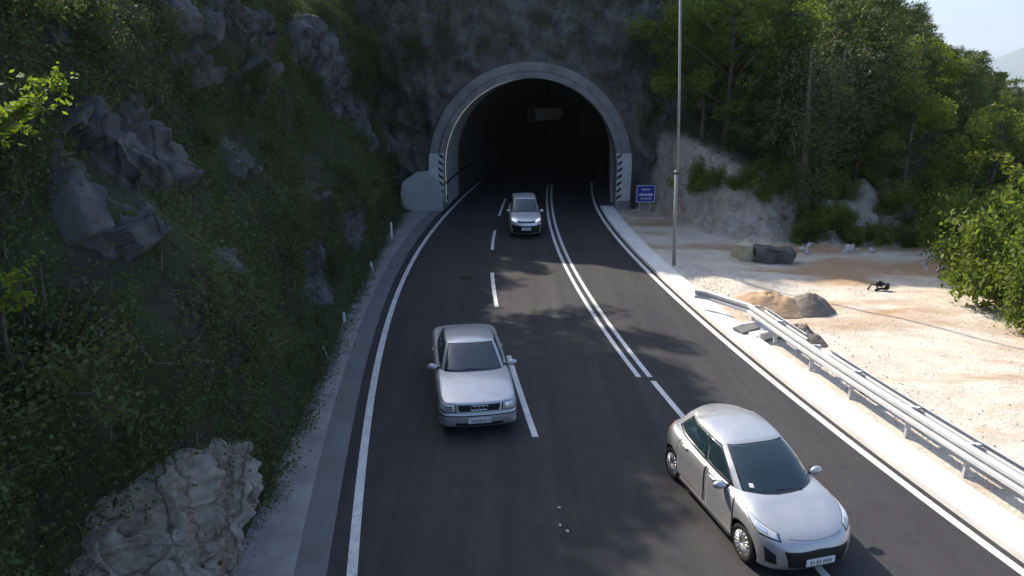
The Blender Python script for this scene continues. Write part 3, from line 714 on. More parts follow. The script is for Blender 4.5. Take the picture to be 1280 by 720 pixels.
# ------------------------------------------------------------------ vegetation
def leaf_arrays(cen, size, rng, up=0.3, asp=0.55):
    n_ = len(cen)
    d = rng.normal(size=(n_, 3)); d[:, 2] += up; d /= np.linalg.norm(d, axis=1)[:, None]
    r = rng.normal(size=(n_, 3)); s_ = np.cross(d, r); s_ /= np.linalg.norm(s_, axis=1)[:, None]+1e-9
    up_ = np.cross(s_, d)
    L = size[:, None]
    v = np.stack([cen-d*L*0.5, cen+s_*L*asp*0.5+up_*L*0.06, cen+d*L*0.5, cen-s_*L*asp*0.5+up_*L*0.06], 1).reshape(-1, 3)
    i = np.arange(n_)*4; f = np.stack([i, i+1, i+2, i+3], 1)
    return v, f
def leaf_mesh(name, cen, size, seed, mat, up=0.3, asp=0.55):
    rng = np.random.default_rng(seed); v, f = leaf_arrays(np.asarray(cen, float), np.asarray(size, float), rng, up, asp)
    me = bpy.data.meshes.new(name); me.vertices.add(len(v)); me.vertices.foreach_set('co', v.astype(np.float32).ravel())
    me.loops.add(len(f)*4); me.loops.foreach_set('vertex_index', f.astype(np.int32).ravel())
    me.polygons.add(len(f)); me.polygons.foreach_set('loop_start', np.arange(len(f), dtype=np.int32)*4)
    me.update(calc_edges=True); me.materials.append(mat); return me
def tree_meshes(kind, seed, nleaf):
    """unit tree about 7 m tall: (trunk mesh, crown mesh)"""
    rng = np.random.default_rng(seed); r = random.Random(seed)
    mb = MB(); cen = []; size = []
    if kind == 'broad':
        H = 7.0; bend = [Vector((r.uniform(-.3, .3)*k, r.uniform(-.3, .3)*k, H*0.8*k)) for k in (0, .25, .5, .75, 1)]
        mb.tube(bend, [0.15, 0.125, 0.10, 0.065, 0.03], 8)
        nb = 17
        for k in range(nb):
            t = 0.22+0.74*k/nb; i = min(3, int(t*4)); p = bend[i].lerp(bend[i+1], t*4-i)
            a = k*2.4+r.uniform(-.5, .5); ln = (2.3*math.sin(math.pi*min(1, 0.22+t*0.78))+0.5)*r.uniform(.7, 1.2)
            q = p+Vector((math.cos(a)*ln, math.sin(a)*ln, ln*r.uniform(.25, .75)))
            md = p.lerp(q, .5)+Vector((0, 0, .15)); mb.tube([p, md, q], [0.05, 0.035, 0.012], 5)
            for c_ in range(4):
                cc = md.lerp(q, r.uniform(0.0, 1.15))+Vector((r.gauss(0, .35), r.gauss(0, .35), r.gauss(0, .28)))
                rad = r.uniform(.32, .72); m_ = int(nleaf/(nb*4)*(rad/0.5)**2)
                pts = rng.normal(size=(m_, 3)); pts /= np.linalg.norm(pts, axis=1)[:, None]
                pts *= (rad*rng.uniform(.35, 1.1, m_)**0.6)[:, None]; pts[:, 2] *= .7
                cen.append(pts+np.array(cc)); size.append(rng.uniform(.11, .22, m_))
    elif kind == 'pine':
        H = 7.5; mb.tube([(0, 0, 0), (r.uniform(-.1, .1), 0, H*.5), (0, r.uniform(-.1, .1), H)], [.14, .09, .015], 7)
        lv = 15
        for k in range(lv):
            z = 1.0+(H-1.0)*k/lv; ln0 = 1.75*(1-(k/lv))**0.75+.25; nb = 7
            for j in range(nb):
                if r.random() < .12: continue
                a = j*2*math.pi/nb+k*.7+r.uniform(-.3, .3); ln = ln0*r.uniform(.65, 1.2)
                q = Vector((math.cos(a)*ln, math.sin(a)*ln, z+ln*r.uniform(-.08, .3)))
                p = Vector((0, 0, z)); mb.tube([p, p.lerp(q, .6), q], [.03, .02, .006], 4)
                m_ = max(6, int(nleaf/(lv*nb)*(ln/1.1)))
                t = rng.uniform(.2, 1.08, m_)[:, None]
                pts = np.array(p)*(1-t)+np.array(q)*t+rng.normal(size=(m_, 3))*np.array([.16, .16, .11])*(1.25-.4*t)
                cen.append(pts); size.append(rng.uniform(.12, .24, m_))
    elif kind == 'vine':
        H = 6.6
        for s_ in (-1, 1):
            pts = [Vector((s_*(.25+.5*t), .1*s_*t, H*t*.9)) for t in (0, .3, .6, 1)]
            mb.tube(pts, [.17, .14, .10, .03], 8)
            for k in range(26):
                t = .12+.86*k/26; i = min(2, int(t*3)); p = pts[i].lerp(pts[i+1], t*3-i)
                rad = .28+.50*t*r.uniform(.5, 1.3); m_ = int(nleaf/52)
                a = r.uniform(0, 6.28); off = Vector((math.cos(a), math.sin(a), .2))*rad*r.uniform(.2, 1.5)*(.5+t)
                mb.tube([p, p+off], [.025, .008], 4)
                g_ = rng.normal(size=(m_, 3))*np.array([rad*.6, rad*.6, rad*.7])
                cen.append(g_+np.array(p+off)); size.append(rng.uniform(.10, .18, m_))
    elif kind == 'bush':
        nb = 20
        for k in range(nb):
            a = k*2.4; ln = r.uniform(.7, 1.7); el = r.uniform(.15, 1.35)
            q = Vector((math.cos(a)*math.cos(el)*ln, math.sin(a)*math.cos(el)*ln, math.sin(el)*ln*1.1+.1))
            mb.tube([(0, 0, 0), q*.5+Vector((0, 0, .1)), q], [.04, .025, .008], 4)
            for c_ in range(3):
                cc = q*r.uniform(.45, 1.05); rad = r.uniform(.22, .42); m_ = int(nleaf/(nb*3))
                pts = rng.normal(size=(m_, 3))*rad*.55
                cen.append(pts+np.array(cc)); size.append(rng.uniform(.08, .17, m_))
    cen = np.concatenate(cen); size = np.concatenate(size)
    me = bpy.data.meshes.new('trunk'); me.from_pydata([tuple(v) for v in mb.v], [], mb.f); me.materials.append(M['bark'])
    me.polygons.foreach_set('use_smooth', [True]*len(me.polygons))
    return me, cen, size
LIB = {}
def variant(kind, seed, nleaf, mat, leafscale=1.0, asp=0.55):
    tm, c_, s_ = tree_meshes(kind, seed, nleaf)
    return tm, leaf_mesh('crown', c_, s_*leafscale, seed, mat, 0.3, asp)
LIB['broad'] = [variant('broad', 11+k, 7500, M['leaf']) for k in range(4)]
LIB['bright'] = [variant('broad', 31+k, 7500, M['leafy']) for k in range(1)]
LIB['pine'] = [variant('pine', 21+k, 8500, M['pine'], 0.95, 0.3) for k in range(3)]
LIB['vine'] = [variant('vine', 41, 11000, M['vine'], 0.72)]
LIB['bush'] = [variant('bush', 51+k, 3200, M['leaf']) for k in range(3)]
LIB['bushbright'] = [variant('bush', 61+k, 5600, M['leaf'], 0.85) for k in range(2)]
LIB['shrub'] = [variant('bush', 71+k, 2600, M['shade'], 0.68) for k in range(4)]
def plant(name, kind, k, loc, s, label, cat, group=None, rz=0.0, tilt=(0, 0), sz=1.0):
    tm, cm = LIB[kind][k % len(LIB[kind])]
    e = empty(name, loc, rz); e.rotation_euler = (tilt[0], tilt[1], rz); e.scale = (s, s, s*sz)
    t = bpy.data.objects.new('trunk' if 'tree' in name else 'stems', tm); C.objects.link(t); t.parent = e
    c = bpy.data.objects.new('crown' if 'tree' in name else 'foliage', cm); C.objects.link(c); c.parent = e
    tag(e, label, cat, group); return e
# named front trees on the bank
front = [
    ('vine_clad_tree', 'vine', 0, 1012, 33.0, 1.30, 'grey-green vine-clad tree with twin trunks on the bank edge', 0.2),
    ('leafy_tree', 'broad', 0, 900, 37.0, 1.3, 'leafy tree behind the pole at the top edge', 1.0),
    ('pine_tree', 'pine', 1, 960, 35.5, 1.25, 'full green pine on the bank left of the vine-clad tree', 2.0),
    ('pine_tree', 'pine', 2, 1065, 34.5, 1.1, 'bushy dark pine on the bank right of the vine-clad tree', 0.6),
    ('leafy_tree', 'broad', 3, 1125, 34.0, 0.85, 'dark tree at the back corner of the yard', 3.1),
]
for nm, kd, k, x, Y, s, lab, rz in front:
    q = pix(x, 250, Y=Y); z = h_right(q.x, Y)[0]
    plant(nm, kd, k, (q.x, Y, z-0.1), s, lab, 'tree', None, rz)
sky_x = [1085, 1112, 1135, 1150, 1185, 1215, 1245, 1268, 1300]; sky_y = [-60, -12, 4, 30, 55, 62, 95, 112, 145]
rr = random.Random(12); npl = 0; placed = []
for tries in range(4000):
    if npl >= 165: break
    x = rr.uniform(9.0, 66); y = rr.uniform(34, 88)
    z, wo, ba = h_right(x, y)
    if wo < 0.85 or y < np.interp(x, TOX, TOY)+3.2: continue
    px, py = proj((x, y, z))
    if px > 1340 or px < 815: continue
    mind = 1.7+0.020*y
    if any((x-a)**2+(y-c)**2 < mind**2 for a, c in placed): continue
    kd = 'pine' if rr.random() < (0.72 if px > 1060 else 0.45) else 'broad'
    s = rr.uniform(0.75, 1.25)*(1.35 if px > 1150 else 1)
    hgt = 7.4*s
    lim = np.interp(px, sky_x, sky_y)+rr.uniform(-6, 22)
    if px > 1085:
        top = pix(px, lim, Y=y).z
        if z+hgt > top:
            s = (top-z)/7.4
            if s < 0.45: continue
    placed.append((x, y)); npl += 1
    if kd == 'pine': plant('pine_tree', 'pine', rr.randrange(3), (x, y, z-0.2), s, 'dark conical pine in the dense wood on the hillside', 'tree', 'pines in the hillside wood', rr.uniform(0, 6.28))
    else: plant('leafy_tree', 'broad', rr.randrange(4), (x, y, z-0.2), s, 'round leafy tree in the dense wood on the hillside', 'tree', 'leafy trees in the hillside wood', rr.uniform(0, 6.28))
# bushes at the drop on the right edge
for (x, y, Y, s, kd, k, lab) in ((1262, 330, 22.5, 1.75, 'bushbright', 0, 'big bright green bush at the right edge beyond the yard'), (1225, 330, 25.5, 1.15, 'bushbright', 1, 'green bush between the yard corner and the big bright bush'),
                                 (1300, 300, 25.5, 2.2, 'bush', 1, 'tall green bush behind the big bright bush'), (1200, 300, 28.0, 1.2, 'bush', 0, 'dark bush at the far corner of the yard'), (1290, 400, 20.0, 0.9, 'bush', 2, 'low dark bush at the yard drop on the frame edge')):
    q = pix(x, y, Y=Y); z = h_right(q.x, Y)[0]; zt = q.z-1.0*s
    plant('bush', kd, k, (q.x, Y, max(z-0.1, min(zt, z+0.5))), s, lab, 'bush', None, k*2.0+s, sz=1.25)
# low bushes along the bank top and wood edge
rr = random.Random(99)
for k in range(34):
    x = rr.uniform(9.8, 24); y = np.interp(x, TOX, TOY)+rr.uniform(1.6, 4.5); z = h_right(x, y)[0]
    plant('bush', 'bush', k, (x, y, z-0.1), rr.uniform(0.35, 0.95), 'low shadowy bush under the trees on top of the bank', 'bush', 'bushes along the bank', rr.uniform(0, 6))
for k in range(16):
    x = rr.uniform(12.8, 21); y = np.interp(x, TOX, TOY)+rr.uniform(0.2, 1.6); z = h_right(x, y)[0]
    plant('bush', 'bush', k, (x, y, z-0.1), rr.uniform(0.35, 0.7), 'small bush growing on the face of the bank under the trees', 'bush', 'bushes on the bank face', rr.uniform(0, 6))
for k in range(26):
    y = rr.uniform(14, 40); x = 19.5+rr.uniform(0, 9); z = h_right(x, y)[0]
    plant('bush', 'bush', k, (x, y, z-0.1), rr.uniform(0.9, 1.6), 'green bush on the slope falling away past the yard', 'bush', 'bushes on the falling slope', rr.uniform(0, 6))
# trees along the top of the left cutting: they throw the dappled shade on the road
rr = random.Random(4)
for k, (y, e, s) in enumerate([(18.6, 0.9, 0.55), (21.2, 1.6, 0.5), (27.8, 1.2, 1.3), (29.8, 0.8, 1.2), (31.8, 1.4, 1.3), (37.8, 2.4, 0.5), (40.6, 1.2, 0.6), (17.0, 2.6, 0.45), (28.0, 3.6, 1.3), (29.0, 4.2, 1.45), (31.4, 4.4, 1.4)]):
    p = cliff_pt(y, z_top(y)+e)
    plant('leafy_tree', 'broad', k, tuple(p-Vector((0, 0, .2))), s, 'leafy tree on top of the left rock cutting', 'tree', 'trees on top of the cutting', rr.uniform(0, 6))
# trees on the hill above the portal
for k in range(9):
    x = -9+k*2.1; y = 47+rr.uniform(-.5, 3); plant('leafy_tree', 'broad', k, (x, y, hill_z(x, y)-.3), rr.uniform(1.15, 1.4), 'leafy tree on the hill over the tunnel', 'tree', 'trees over the tunnel', rr.uniform(0, 6))
# undergrowth on the cliff: shrubs one can count and a ground cover one cannot
def cover(p):
    for (c_, rw, sy, rh, sh) in ROCKS:
        d = p-c_
        dv = (d.z-sh*d.y)/(1-sh*sy) if abs(1-sh*sy) > .2 else d.z
        if abs(dv) < rh*0.8 and abs(d.y-sy*dv) < rw*0.85: return True
    return False
rr = random.Random(21); k = 0
while k < 120:
    y = rr.uniform(4, 40.5); h = rr.uniform(0.7, 11.5); p = cliff_pt(y, h)
    if cover(p) or fbm(y, h, 31, 3.5, 3) < -0.35: continue
    if h < 1.4 and rr.random() < .6: continue
    s = rr.uniform(.35, .85)*(0.65 if h < 2 else 1)
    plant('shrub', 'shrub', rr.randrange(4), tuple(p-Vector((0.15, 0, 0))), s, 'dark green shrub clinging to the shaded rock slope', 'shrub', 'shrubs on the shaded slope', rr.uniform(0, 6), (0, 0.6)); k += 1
cen = []; size = []
while len(cen) < 250000:
    y = 3+38*rr.random()**1.1; h = rr.uniform(0.15, 12.5); p = cliff_pt(y, h)
    dn = fbm(y, h, 31, 2.6, 4)
    if dn < -0.75-0.3*rr.random(): continue
    if cover(p) and rr.random() < .90: continue
    m_ = rr.randrange(14, 30); rad = rr.uniform(.10, .32)
    for q in range(m_):
        cen.append((p.x+0.06+rr.gauss(0, rad*.6)+abs(rr.gauss(0, .08)), p.y+rr.gauss(0, rad), p.z+rr.gauss(0, rad*.8)-.05)); size.append(rr.uniform(.03, .085)*(1.0+0.5*max(0, dn)))
    if h < 1.2 and rr.random() < .25:
        for q in range(12): cen.append((X_toe(y)+abs(rr.gauss(0, .22)), y+rr.gauss(0, .12), .07+abs(rr.gauss(0, .08)))); size.append(rr.uniform(.03, .09))
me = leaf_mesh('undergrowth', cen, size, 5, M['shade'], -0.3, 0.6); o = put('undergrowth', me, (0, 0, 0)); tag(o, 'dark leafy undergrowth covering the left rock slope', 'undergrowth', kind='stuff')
# hanging dry twigs over rock and headwall
cen = []; size = []
for k in range(5000):
    y = rr.uniform(5, 40); h = rr.uniform(0.1, 11); p = cliff_pt(y, h)
    cen.append((p.x+.12, p.y, p.z)); size.append(rr.uniform(.15, .5))
me = leaf_mesh('dry_grass', cen, size, 6, M['dry'], -0.8, 0.06); o = put('dry_grass', me, (0, 0, 0)); tag(o, 'thin dry grass and twigs hanging on the left slope', 'dry grass', kind='stuff')
# sparse creepers on the headwall
cen = []; size = []
for k in range(230):
    x = rr.choice([rr.uniform(-9, -5.6), rr.uniform(-9, 10), rr.uniform(6.6, 10)]); z = rr.uniform(8.9, 14) if -5.4 < x < 7.4 else rr.uniform(4, 14)
    r_ = hbvh.ray_cast(Vector((x, 30, z)), Vector((0, 1, 0)))[0]
    if r_ is None: continue
    for q in range(rr.randrange(15, 110)):
        cen.append((r_.x+rr.gauss(0, .35), r_.y-.08-abs(rr.gauss(0, .08)), r_.z+rr.gauss(0, .5))); size.append(rr.uniform(.08, .2))
me = leaf_mesh('creeper', cen, size, 9, M['shade'], -0.6, 0.5); o = put('creeper', me, (0, 0, 0)); tag(o, 'dark creeper patches on the rock face over the arch', 'creeper', kind='stuff')
# weeds on the forest floor and bank
cen = []; size = []
for k in range(26000):
    x = rr.uniform(8.5, 40); y = np.interp(x, TOX, TOY)+rr.uniform(1.5, 26); z, wo, ba = h_right(x, y)
    if rr.random() > wo: continue
    cen.append((x, y, z+abs(rr.gauss(.05, .15)))); size.append(rr.uniform(.12, .3))
me = leaf_mesh('ground_cover', cen, size, 10, M['shade'], 0.8, 0.5); o = put('ground_cover', me, (0, 0, 0)); tag(o, 'weeds and leaves on the wooded slope floor', 'ground cover', kind='stuff')

# sunlit saplings reaching in at the left edge
def sapling(root, tips, seed, label):
    e = empty('sapling', tuple(root)); tag(e, label, 'sapling'); r = random.Random(seed)
    mb = MB(); cen = []; size = []; R = Vector(root)
    for (tip, nl, spread) in tips:
        T = Vector(tip)-R; mid = T*.5+Vector((-.1, 0, .25))
        mb.tube([(0, 0, 0), mid, T*.85+Vector((0, 0, .05)), T], [.03, .02, .012, .004], 6)
        for k in range(int(nl/11)):
            t = r.uniform(.60, 1.02); p = mid.lerp(T, (t-.5)*2) if t > .5 else mid
            a = Vector((r.gauss(.25, 1), r.gauss(0, 1), r.gauss(.05, .35))).normalized()*spread*r.uniform(.4, 1.1)
            mb.tube([p, p+a], [.006, .002], 4)
            for j in range(11):
                b_ = p+a*(j/10)+Vector((r.gauss(0, .025), r.gauss(0, .025), r.gauss(0, .02))); cen.append(tuple(b_)); size.append(r.uniform(.05, .085))
    mb.build('stems', M['bark'], e, True)
    put('foliage', leaf_mesh('foliage', cen, size, seed, M['leafy'], .1, .5), (0, 0, 0), parent=e)
a1 = pix(62, 103, Y=6.2); a2 = pix(40, 128, Y=6.2); a3 = pix(85, 90, Y=6.3)
rt = cliff_pt(6.4, 5.6)
sapling(tuple(rt), [(a1, 330, .34), (a2, 330, .34), (a3, 160, .22)], 3, 'bright sunlit leafy sapling branch at the upper left edge')
b1 = pix(28, 335, Y=6.4); b2 = pix(22, 350, Y=6.5)
rt = cliff_pt(6.6, 4.2)
sapling(tuple(rt), [(b1, 170, .24), (b2, 120, .24)], 8, 'smaller bright green sprig below the sunlit sapling on the left edge')
# ------------------------------------------------------------------ cars
def cr(p0, p1, p2, p3, t):
    return 0.5*((2*p1)+(-p0+p2)*t+(2*p0-5*p1+4*p2-p3)*t*t+(-p0+3*p1-3*p2+p3)*t*t*t)
class Surf:
    def __init__(s, levels):
        L = []
        for lv in levels:
            h = [np.array(p, float) for p in lv]
            L.append(h+[np.array((-h[k][0], h[k][1], h[k][2])) for k in range(7, 0, -1)])
        s.net = np.array(L); s.L = len(levels)
    def ev(s, t, v):
        t = t % 16; i = int(math.floor(t)); f = t-i
        v = min(max(v, 0), s.L-1-1e-9); j = int(math.floor(v)); g = v-j
        rows = []
        for jj in (j-1, j, j+1, j+2):
            r = s.net[min(max(jj, 0), s.L-1)]
            rows.append(cr(r[(i-1) % 16], r[i % 16], r[(i+1) % 16], r[(i+2) % 16], f))
        return cr(rows[0], rows[1], rows[2], rows[3], g)
    def nrm(s, t, v):
        e = 0.02; a = s.ev(t+e, v)-s.ev(t-e, v); b_ = s.ev(t, v+e)-s.ev(t, v-e)
        q = np.cross(a, b_); ln = np.linalg.norm(q)
        return q/ln if ln > 1e-9 else np.array((0, 0, 1.0))
    def mesh(s, nt=8, nv=6):
        P = []
        for j in range((s.L-1)*nv+1): P.append([tuple(s.ev(i/nt, j/nv)) for i in range(16*nt)])
        return P
    def patch(s, top, bot, off, name, mat, parent, nu=24, nv=8, depth=0.012):
        def samp(pl, u):
            d = [0.0]
            for a, b_ in zip(pl, pl[1:]): d.append(d[-1]+math.hypot(b_[0]-a[0], b_[1]-a[1]))
            x = u*d[-1]
            return np.interp(x, d, [p[0] for p in pl]), np.interp(x, d, [p[1] for p in pl])
        P = []
        for j in range(-1, nv+2):
            row = []
            for i in range(-1, nu+2):
                u = min(max(i/nu, 0), 1); v_ = min(max(j/nv, 0), 1)
                a, b_ = samp(bot, u), samp(top, u); t = a[0]*(1-v_)+b_[0]*v_; v = a[1]*(1-v_)+b_[1]*v_
                edge = i < 0 or j < 0 or i > nu or j > nv
                row.append(tuple(s.ev(t, v)+s.nrm(t, v)*s.sg*(off-(depth+off if edge else 0))))
            P.append(row)
        o = MB().grid(P, flip=s.sg < 0).build(name, mat, parent, True); return o
def weld_obj(name, P, mat, parent, spine=True):
    mb = MB(); mb.grid(P, loop=True); me = bpy.data.meshes.new(name); me.from_pydata(mb.v, [], mb.f); me.materials.append(mat)
    bm = bmesh.new(); bm.from_mesh(me); bmesh.ops.remove_doubles(bm, verts=bm.verts[:], dist=0.0015)
    bmesh.ops.dissolve_degenerate(bm, edges=bm.edges[:], dist=0.0008)
    ff = [f for f in bm.faces if f.calc_area() < 1e-9]
    bmesh.ops.recalc_face_normals(bm, faces=bm.faces[:]); 
    for f in bm.faces: f.smooth = True
    bm.to_mesh(me); bm.free()
    o = bpy.data.objects.new(name, me); C.objects.link(o); o.parent = parent; return o
def sym(s, top, bot): return [(-a, v) for a, v in top], [(-a, v) for a, v in bot]
def lathe(prof, n=32):
    return [[(x, r*math.cos(a), r*math.sin(a)) for a in np.linspace(0, 2*math.pi, n, endpoint=False)] for x, r in prof]
def wheel(parent, x, y, r, side, spokes, wid=0.19):
    """tyre with the rim as its child, axle along x"""
    w2 = wid/2; prof = [(-w2*.8, r*.66), (-w2, r*.74), (-w2*.98, r*.90), (-w2*.75, r*.985), (0, r), (w2*.75, r*.985), (w2*.98, r*.90), (w2, r*.74), (w2*.8, r*.66)]
    ty = MB().grid(lathe(prof), loop=True).build('wheel', M['tyre'], parent, True); ty.location = (x, y, r)
    mb = MB(); o_ = side*w2
    mb.grid(lathe([(o_*.8, r*.68), (o_*.92, r*.66), (o_*.85, r*.61), (o_*.2, r*.58)]), loop=True)
    for k in range(spokes):
        a = 2*math.pi*k/spokes
        for hh in (-.10, .10):
            ca, sa = math.cos(a+hh), math.sin(a+hh); cb, sb = math.cos(a+hh*2.2), math.sin(a+hh*2.2)
            p0 = Vector((o_*.72, r*.10*ca, r*.10*sa)); p1 = Vector((o_*.84, r*.62*cb, r*.62*sb)); mb.tube([p0, p1], [r*.085, r*.06], 6)
    mb.grid(lathe([(o_*.8, 0.004), (o_*.8, r*.16), (o_*.6, r*.2)], 16), loop=True)
    mb.build('rim', M['rim'], ty, True)
    mb = MB(); mb.grid(lathe([(o_*.30, 0.01), (o_*.30, r*.60)], 24), loop=True); mb.build('hub_back', M['dkmetal'], ty)
    return ty
def cut_arches(o, cuts):
    hp = []
    for (x, y, z, r) in cuts:
        mb = MB(); P = lathe([(-.26, .01), (-.26, r), (.26, r), (.26, .01)], 36); mb.grid(P, loop=True)
        me = bpy.data.meshes.new('c'); me.from_pydata(mb.v, [], mb.f)
        bm = bmesh.new(); bm.from_mesh(me); bmesh.ops.remove_doubles(bm, verts=bm.verts[:], dist=.03)
        bmesh.ops.recalc_face_normals(bm, faces=bm.faces[:]); bm.to_mesh(me); bm.free(); me.materials.append(M['plastic'])
        h = bpy.data.objects.new('c', me); C.objects.link(h); h.parent = o.parent; h.location = (x, y, z)
        md = o.modifiers.new('b', 'BOOLEAN'); md.object = h; md.operation = 'DIFFERENCE'; md.solver = 'EXACT'
        try: md.material_mode = 'TRANSFER'
        except Exception: pass
        hp.append(h)
    bpy.context.view_layer.update(); dg = bpy.context.evaluated_depsgraph_get()
    me = bpy.data.meshes.new_from_object(o.evaluated_get(dg)); o.modifiers.clear(); old = o.data
    if len(me.polygons) > 400: o.data = me
    for h in hp: bpy.data.objects.remove(h)
def mirror_part(parent, x, y, z, side, mat, s=1.0):
    me = rock_mesh('side_mirror', 1, 3, 0.0, mat, (.12*s, .065*s, .075*s), 0.0, flat=False)
    o = put('side_mirror', me, (x, y, z), (0, 0, side*.15), parent=parent)
    MB().box((side*-.13, .02, -.03), (.10, .05, .035)).build('mirror_arm', M['plastic'], o)
    MB().box((0, .062*s, 0), (.16*s, .012, .10*s)).build('mirror_glass', M['glass'], o)
def car(name, label, loc, yaw, low, green, spec):
    e = empty(name, (loc[0], loc[1], 0.0), yaw); tag(e, label, 'car')
    S = Surf(low); S.sg = 1; G = Surf(green); G.sg = 1
    for s_ in (S, G):
        q = s_.nrm(5.0, 2.5 if s_ is S else 1.8); s_.sg = 1 if q[0] > 0 else -1
    body = weld_obj('body', S.mesh(), spec['paint'], e)
    cut_arches(body, [(sd*spec['wx'], y, spec['wr'], spec['wr']+.055) for sd in (-1, 1) for y in spec['wy']])
    roof = weld_obj('roof', G.mesh(8, 6), spec['paint'], e)
    def both(surf, top, bot, off, nm, mat, nu=24, nv=8):
        a = surf.patch(top, bot, off, nm, mat, e, nu, nv); t2, b2 = [(-t, v) for t, v in reversed(top)], [(-t, v) for t, v in reversed(bot)]
        return a, surf.patch(t2, b2, off, nm, mat, e, nu, nv)
    w_ = spec['wind']; 
    gsk = G.patch([(-w_[1]-.06, w_[3]+.05), (w_[1]+.06, w_[3]+.05)], [(-w_[0]-.06, w_[2]-.05), (w_[0]+.06, w_[2]-.05)], .002, 'windscreen_trim', M['gasket'], e, 40, 12)
    G.patch([(-w_[1], w_[3]), (w_[1], w_[3])], [(-w_[0], w_[2]), (w_[0], w_[2])], .005, 'windscreen', M['glass'], e, 40, 14)
    for (t0b, t0t, t1b, t1t, v0, v1) in spec['sides']:
        both(G, [(t0t-.05, v1+.06), (t1t+.05, v1+.06)], [(t0b-.08, v0-.06), (t1b+.05, v0-.06)], .002, 'window_trim', M['gasket'], 40, 8)
    for (t0b, t0t, t1b, t1t, v0, v1) in spec['panes']:
        both(G, [(t0t, v1), (t1t, v1)], [(t0b, v0), (t1b, v0)], .005, 'side_window', M['glass'], 30, 8)
    r_ = spec['rear']
    G.patch([(r_[1], r_[3]), (16-r_[1], r_[3])], [(r_[0], r_[2]), (16-r_[0], r_[2])], .005, 'rear_window', M['glass'], e, 30, 8)
    # doors: body-coloured panels standing proud of a dark shut line
    for (ta, tb, va, vb, hv) in spec['doors']:
        ga = both(S, [(ta-.03, vb+.03), (tb+.03, vb+.03)], [(ta-.03, va-.03), (tb+.03, va-.03)], .0015, 'shut_line', M['gasket'], 20, 14)
        da = both(S, [(ta, vb), (tb, vb)], [(ta, va), (tb, va)], .004, 'door', spec['paint'], 20, 14)
        for sgn, d_ in zip((1, -1), da):
            p = S.ev(sgn*(tb-.22), hv); hd = MB().box((0, 0, 0), (.035, .17, .03)).build('handle', spec['paint'], d_); hd.location = tuple(p+np.array((sgn*.016, 0, 0))); bevel(hd, .01)
    for (nm, surf, top, bot, off, mt, dbl) in spec['patches']:
        s_ = S if surf == 'S' else G
        if dbl: both(s_, top, bot, off, nm, M[mt], 16, 8)
        else: s_.patch(top, bot, off, nm, M[mt], e, 24, 8)
    for sd in (-1, 1):
        for y in spec['wy']: wheel(e, sd*(spec['wx']), y, spec['wr'], sd, spec['spokes'])
        mx, my, mz, ms = spec['mirror']; mirror_part(e, sd*mx, my, mz, sd, spec['paint'] if spec.get('mpaint', True) else M['plastic'], ms)
    # number plate with blurred dark characters
    px, py, pz, tl = spec['plate']
    pl = MB().box((0, 0, 0), (.50, .018, .115)).build('number_plate', M['plate'], e); pl.location = (px, py, pz); pl.rotation_euler = (tl, 0, 0)
    mb = MB(); r = random.Random(int(loc[1]*100)); x = -.19
    while x < .19:
        ww = r.uniform(.028, .045); mb.box((x+ww/2, -.011, 0), (ww*.62, .004, .065*r.uniform(.8, 1))); x += ww+(.03 if r.random() < .2 else .008)
    mb.build('plate_marks', M['ink'], pl)
    mb = MB()
    for sgn in (-1, 1):
        a = G.ev(.55*sgn+.25, w_[2]+.02); b_ = G.ev(.55*sgn-.95, w_[2]+.16)
        nn = G.nrm(0, w_[2]+.05)*G.sg*.014
        mb.tube([tuple(a+nn), tuple(b_+nn)], [.009, .006], 5)
    mb.build('wiper', M['plastic'], e)
    return e, S, G
def ring(pts): return pts
# --- silver hatchback, nearest
Y9 = [0.14, .18, .35, .78, 1.5, 2.3, 3.25, 3.72, 3.82]
hl = [
 [(0, y, .20) for y in Y9],
 [(0, .16, .19), (.42, .20, .19), (.68, .37, .19), (.79, .80, .19), (.79, 1.5, .19), (.79, 2.3, .19), (.79, 3.25, .20), (.66, 3.70, .24), (0, 3.80, .26)],
 [(0, .04, .30), (.45, .09, .30), (.755, .31, .31), (.845, .80, .31), (.835, 1.5, .29), (.835, 2.3, .29), (.845, 3.25, .31), (.66, 3.76, .34), (0, 3.90, .36)],
 [(0, .00, .52), (.46, .055, .53), (.79, .33, .55), (.865, .80, .56), (.85, 1.5, .54), (.85, 2.3, .55), (.865, 3.25, .60), (.68, 3.78, .60), (0, 3.93, .58)],
 [(0, .05, .68), (.46, .12, .69), (.795, .42, .75), (.860, .84, .82), (.855, 1.5, .82), (.858, 2.3, .85), (.868, 3.22, .90), (.66, 3.75, .88), (0, 3.89, .84)],
 [(0, .13, .755), (.45, .23, .785), (.735, .55, .86), (.785, .92, .925), (.80, 1.5, .955), (.805, 2.3, .99), (.80, 3.15, 1.03), (.60, 3.64, 1.02), (0, 3.82, .98)],
 [(0, .24, .815), (.36, .36, .85), (.56, .66, .93), (.60, .98, .99), (.62, 1.5, 1.0), (.64, 2.3, 1.02), (.63, 3.1, 1.05), (.55, 3.5, 1.04), (0, 3.72, 1.02)],
 [(0, .42, .88), (.18, .50, .895), (.27, .74, .95), (.30, 1.0, 1.005), (.32, 1.5, 1.02), (.32, 2.3, 1.03), (.32, 3.0, 1.06), (.28, 3.3, 1.05), (0, 3.5, 1.04)],
 [(0, .55, .915), (0, .62, .93), (0, .80, .965), (0, 1.02, 1.01), (0, 1.5, 1.03), (0, 2.3, 1.04), (0, 3.0, 1.06), (0, 3.2, 1.05), (0, 3.4, 1.05)]]
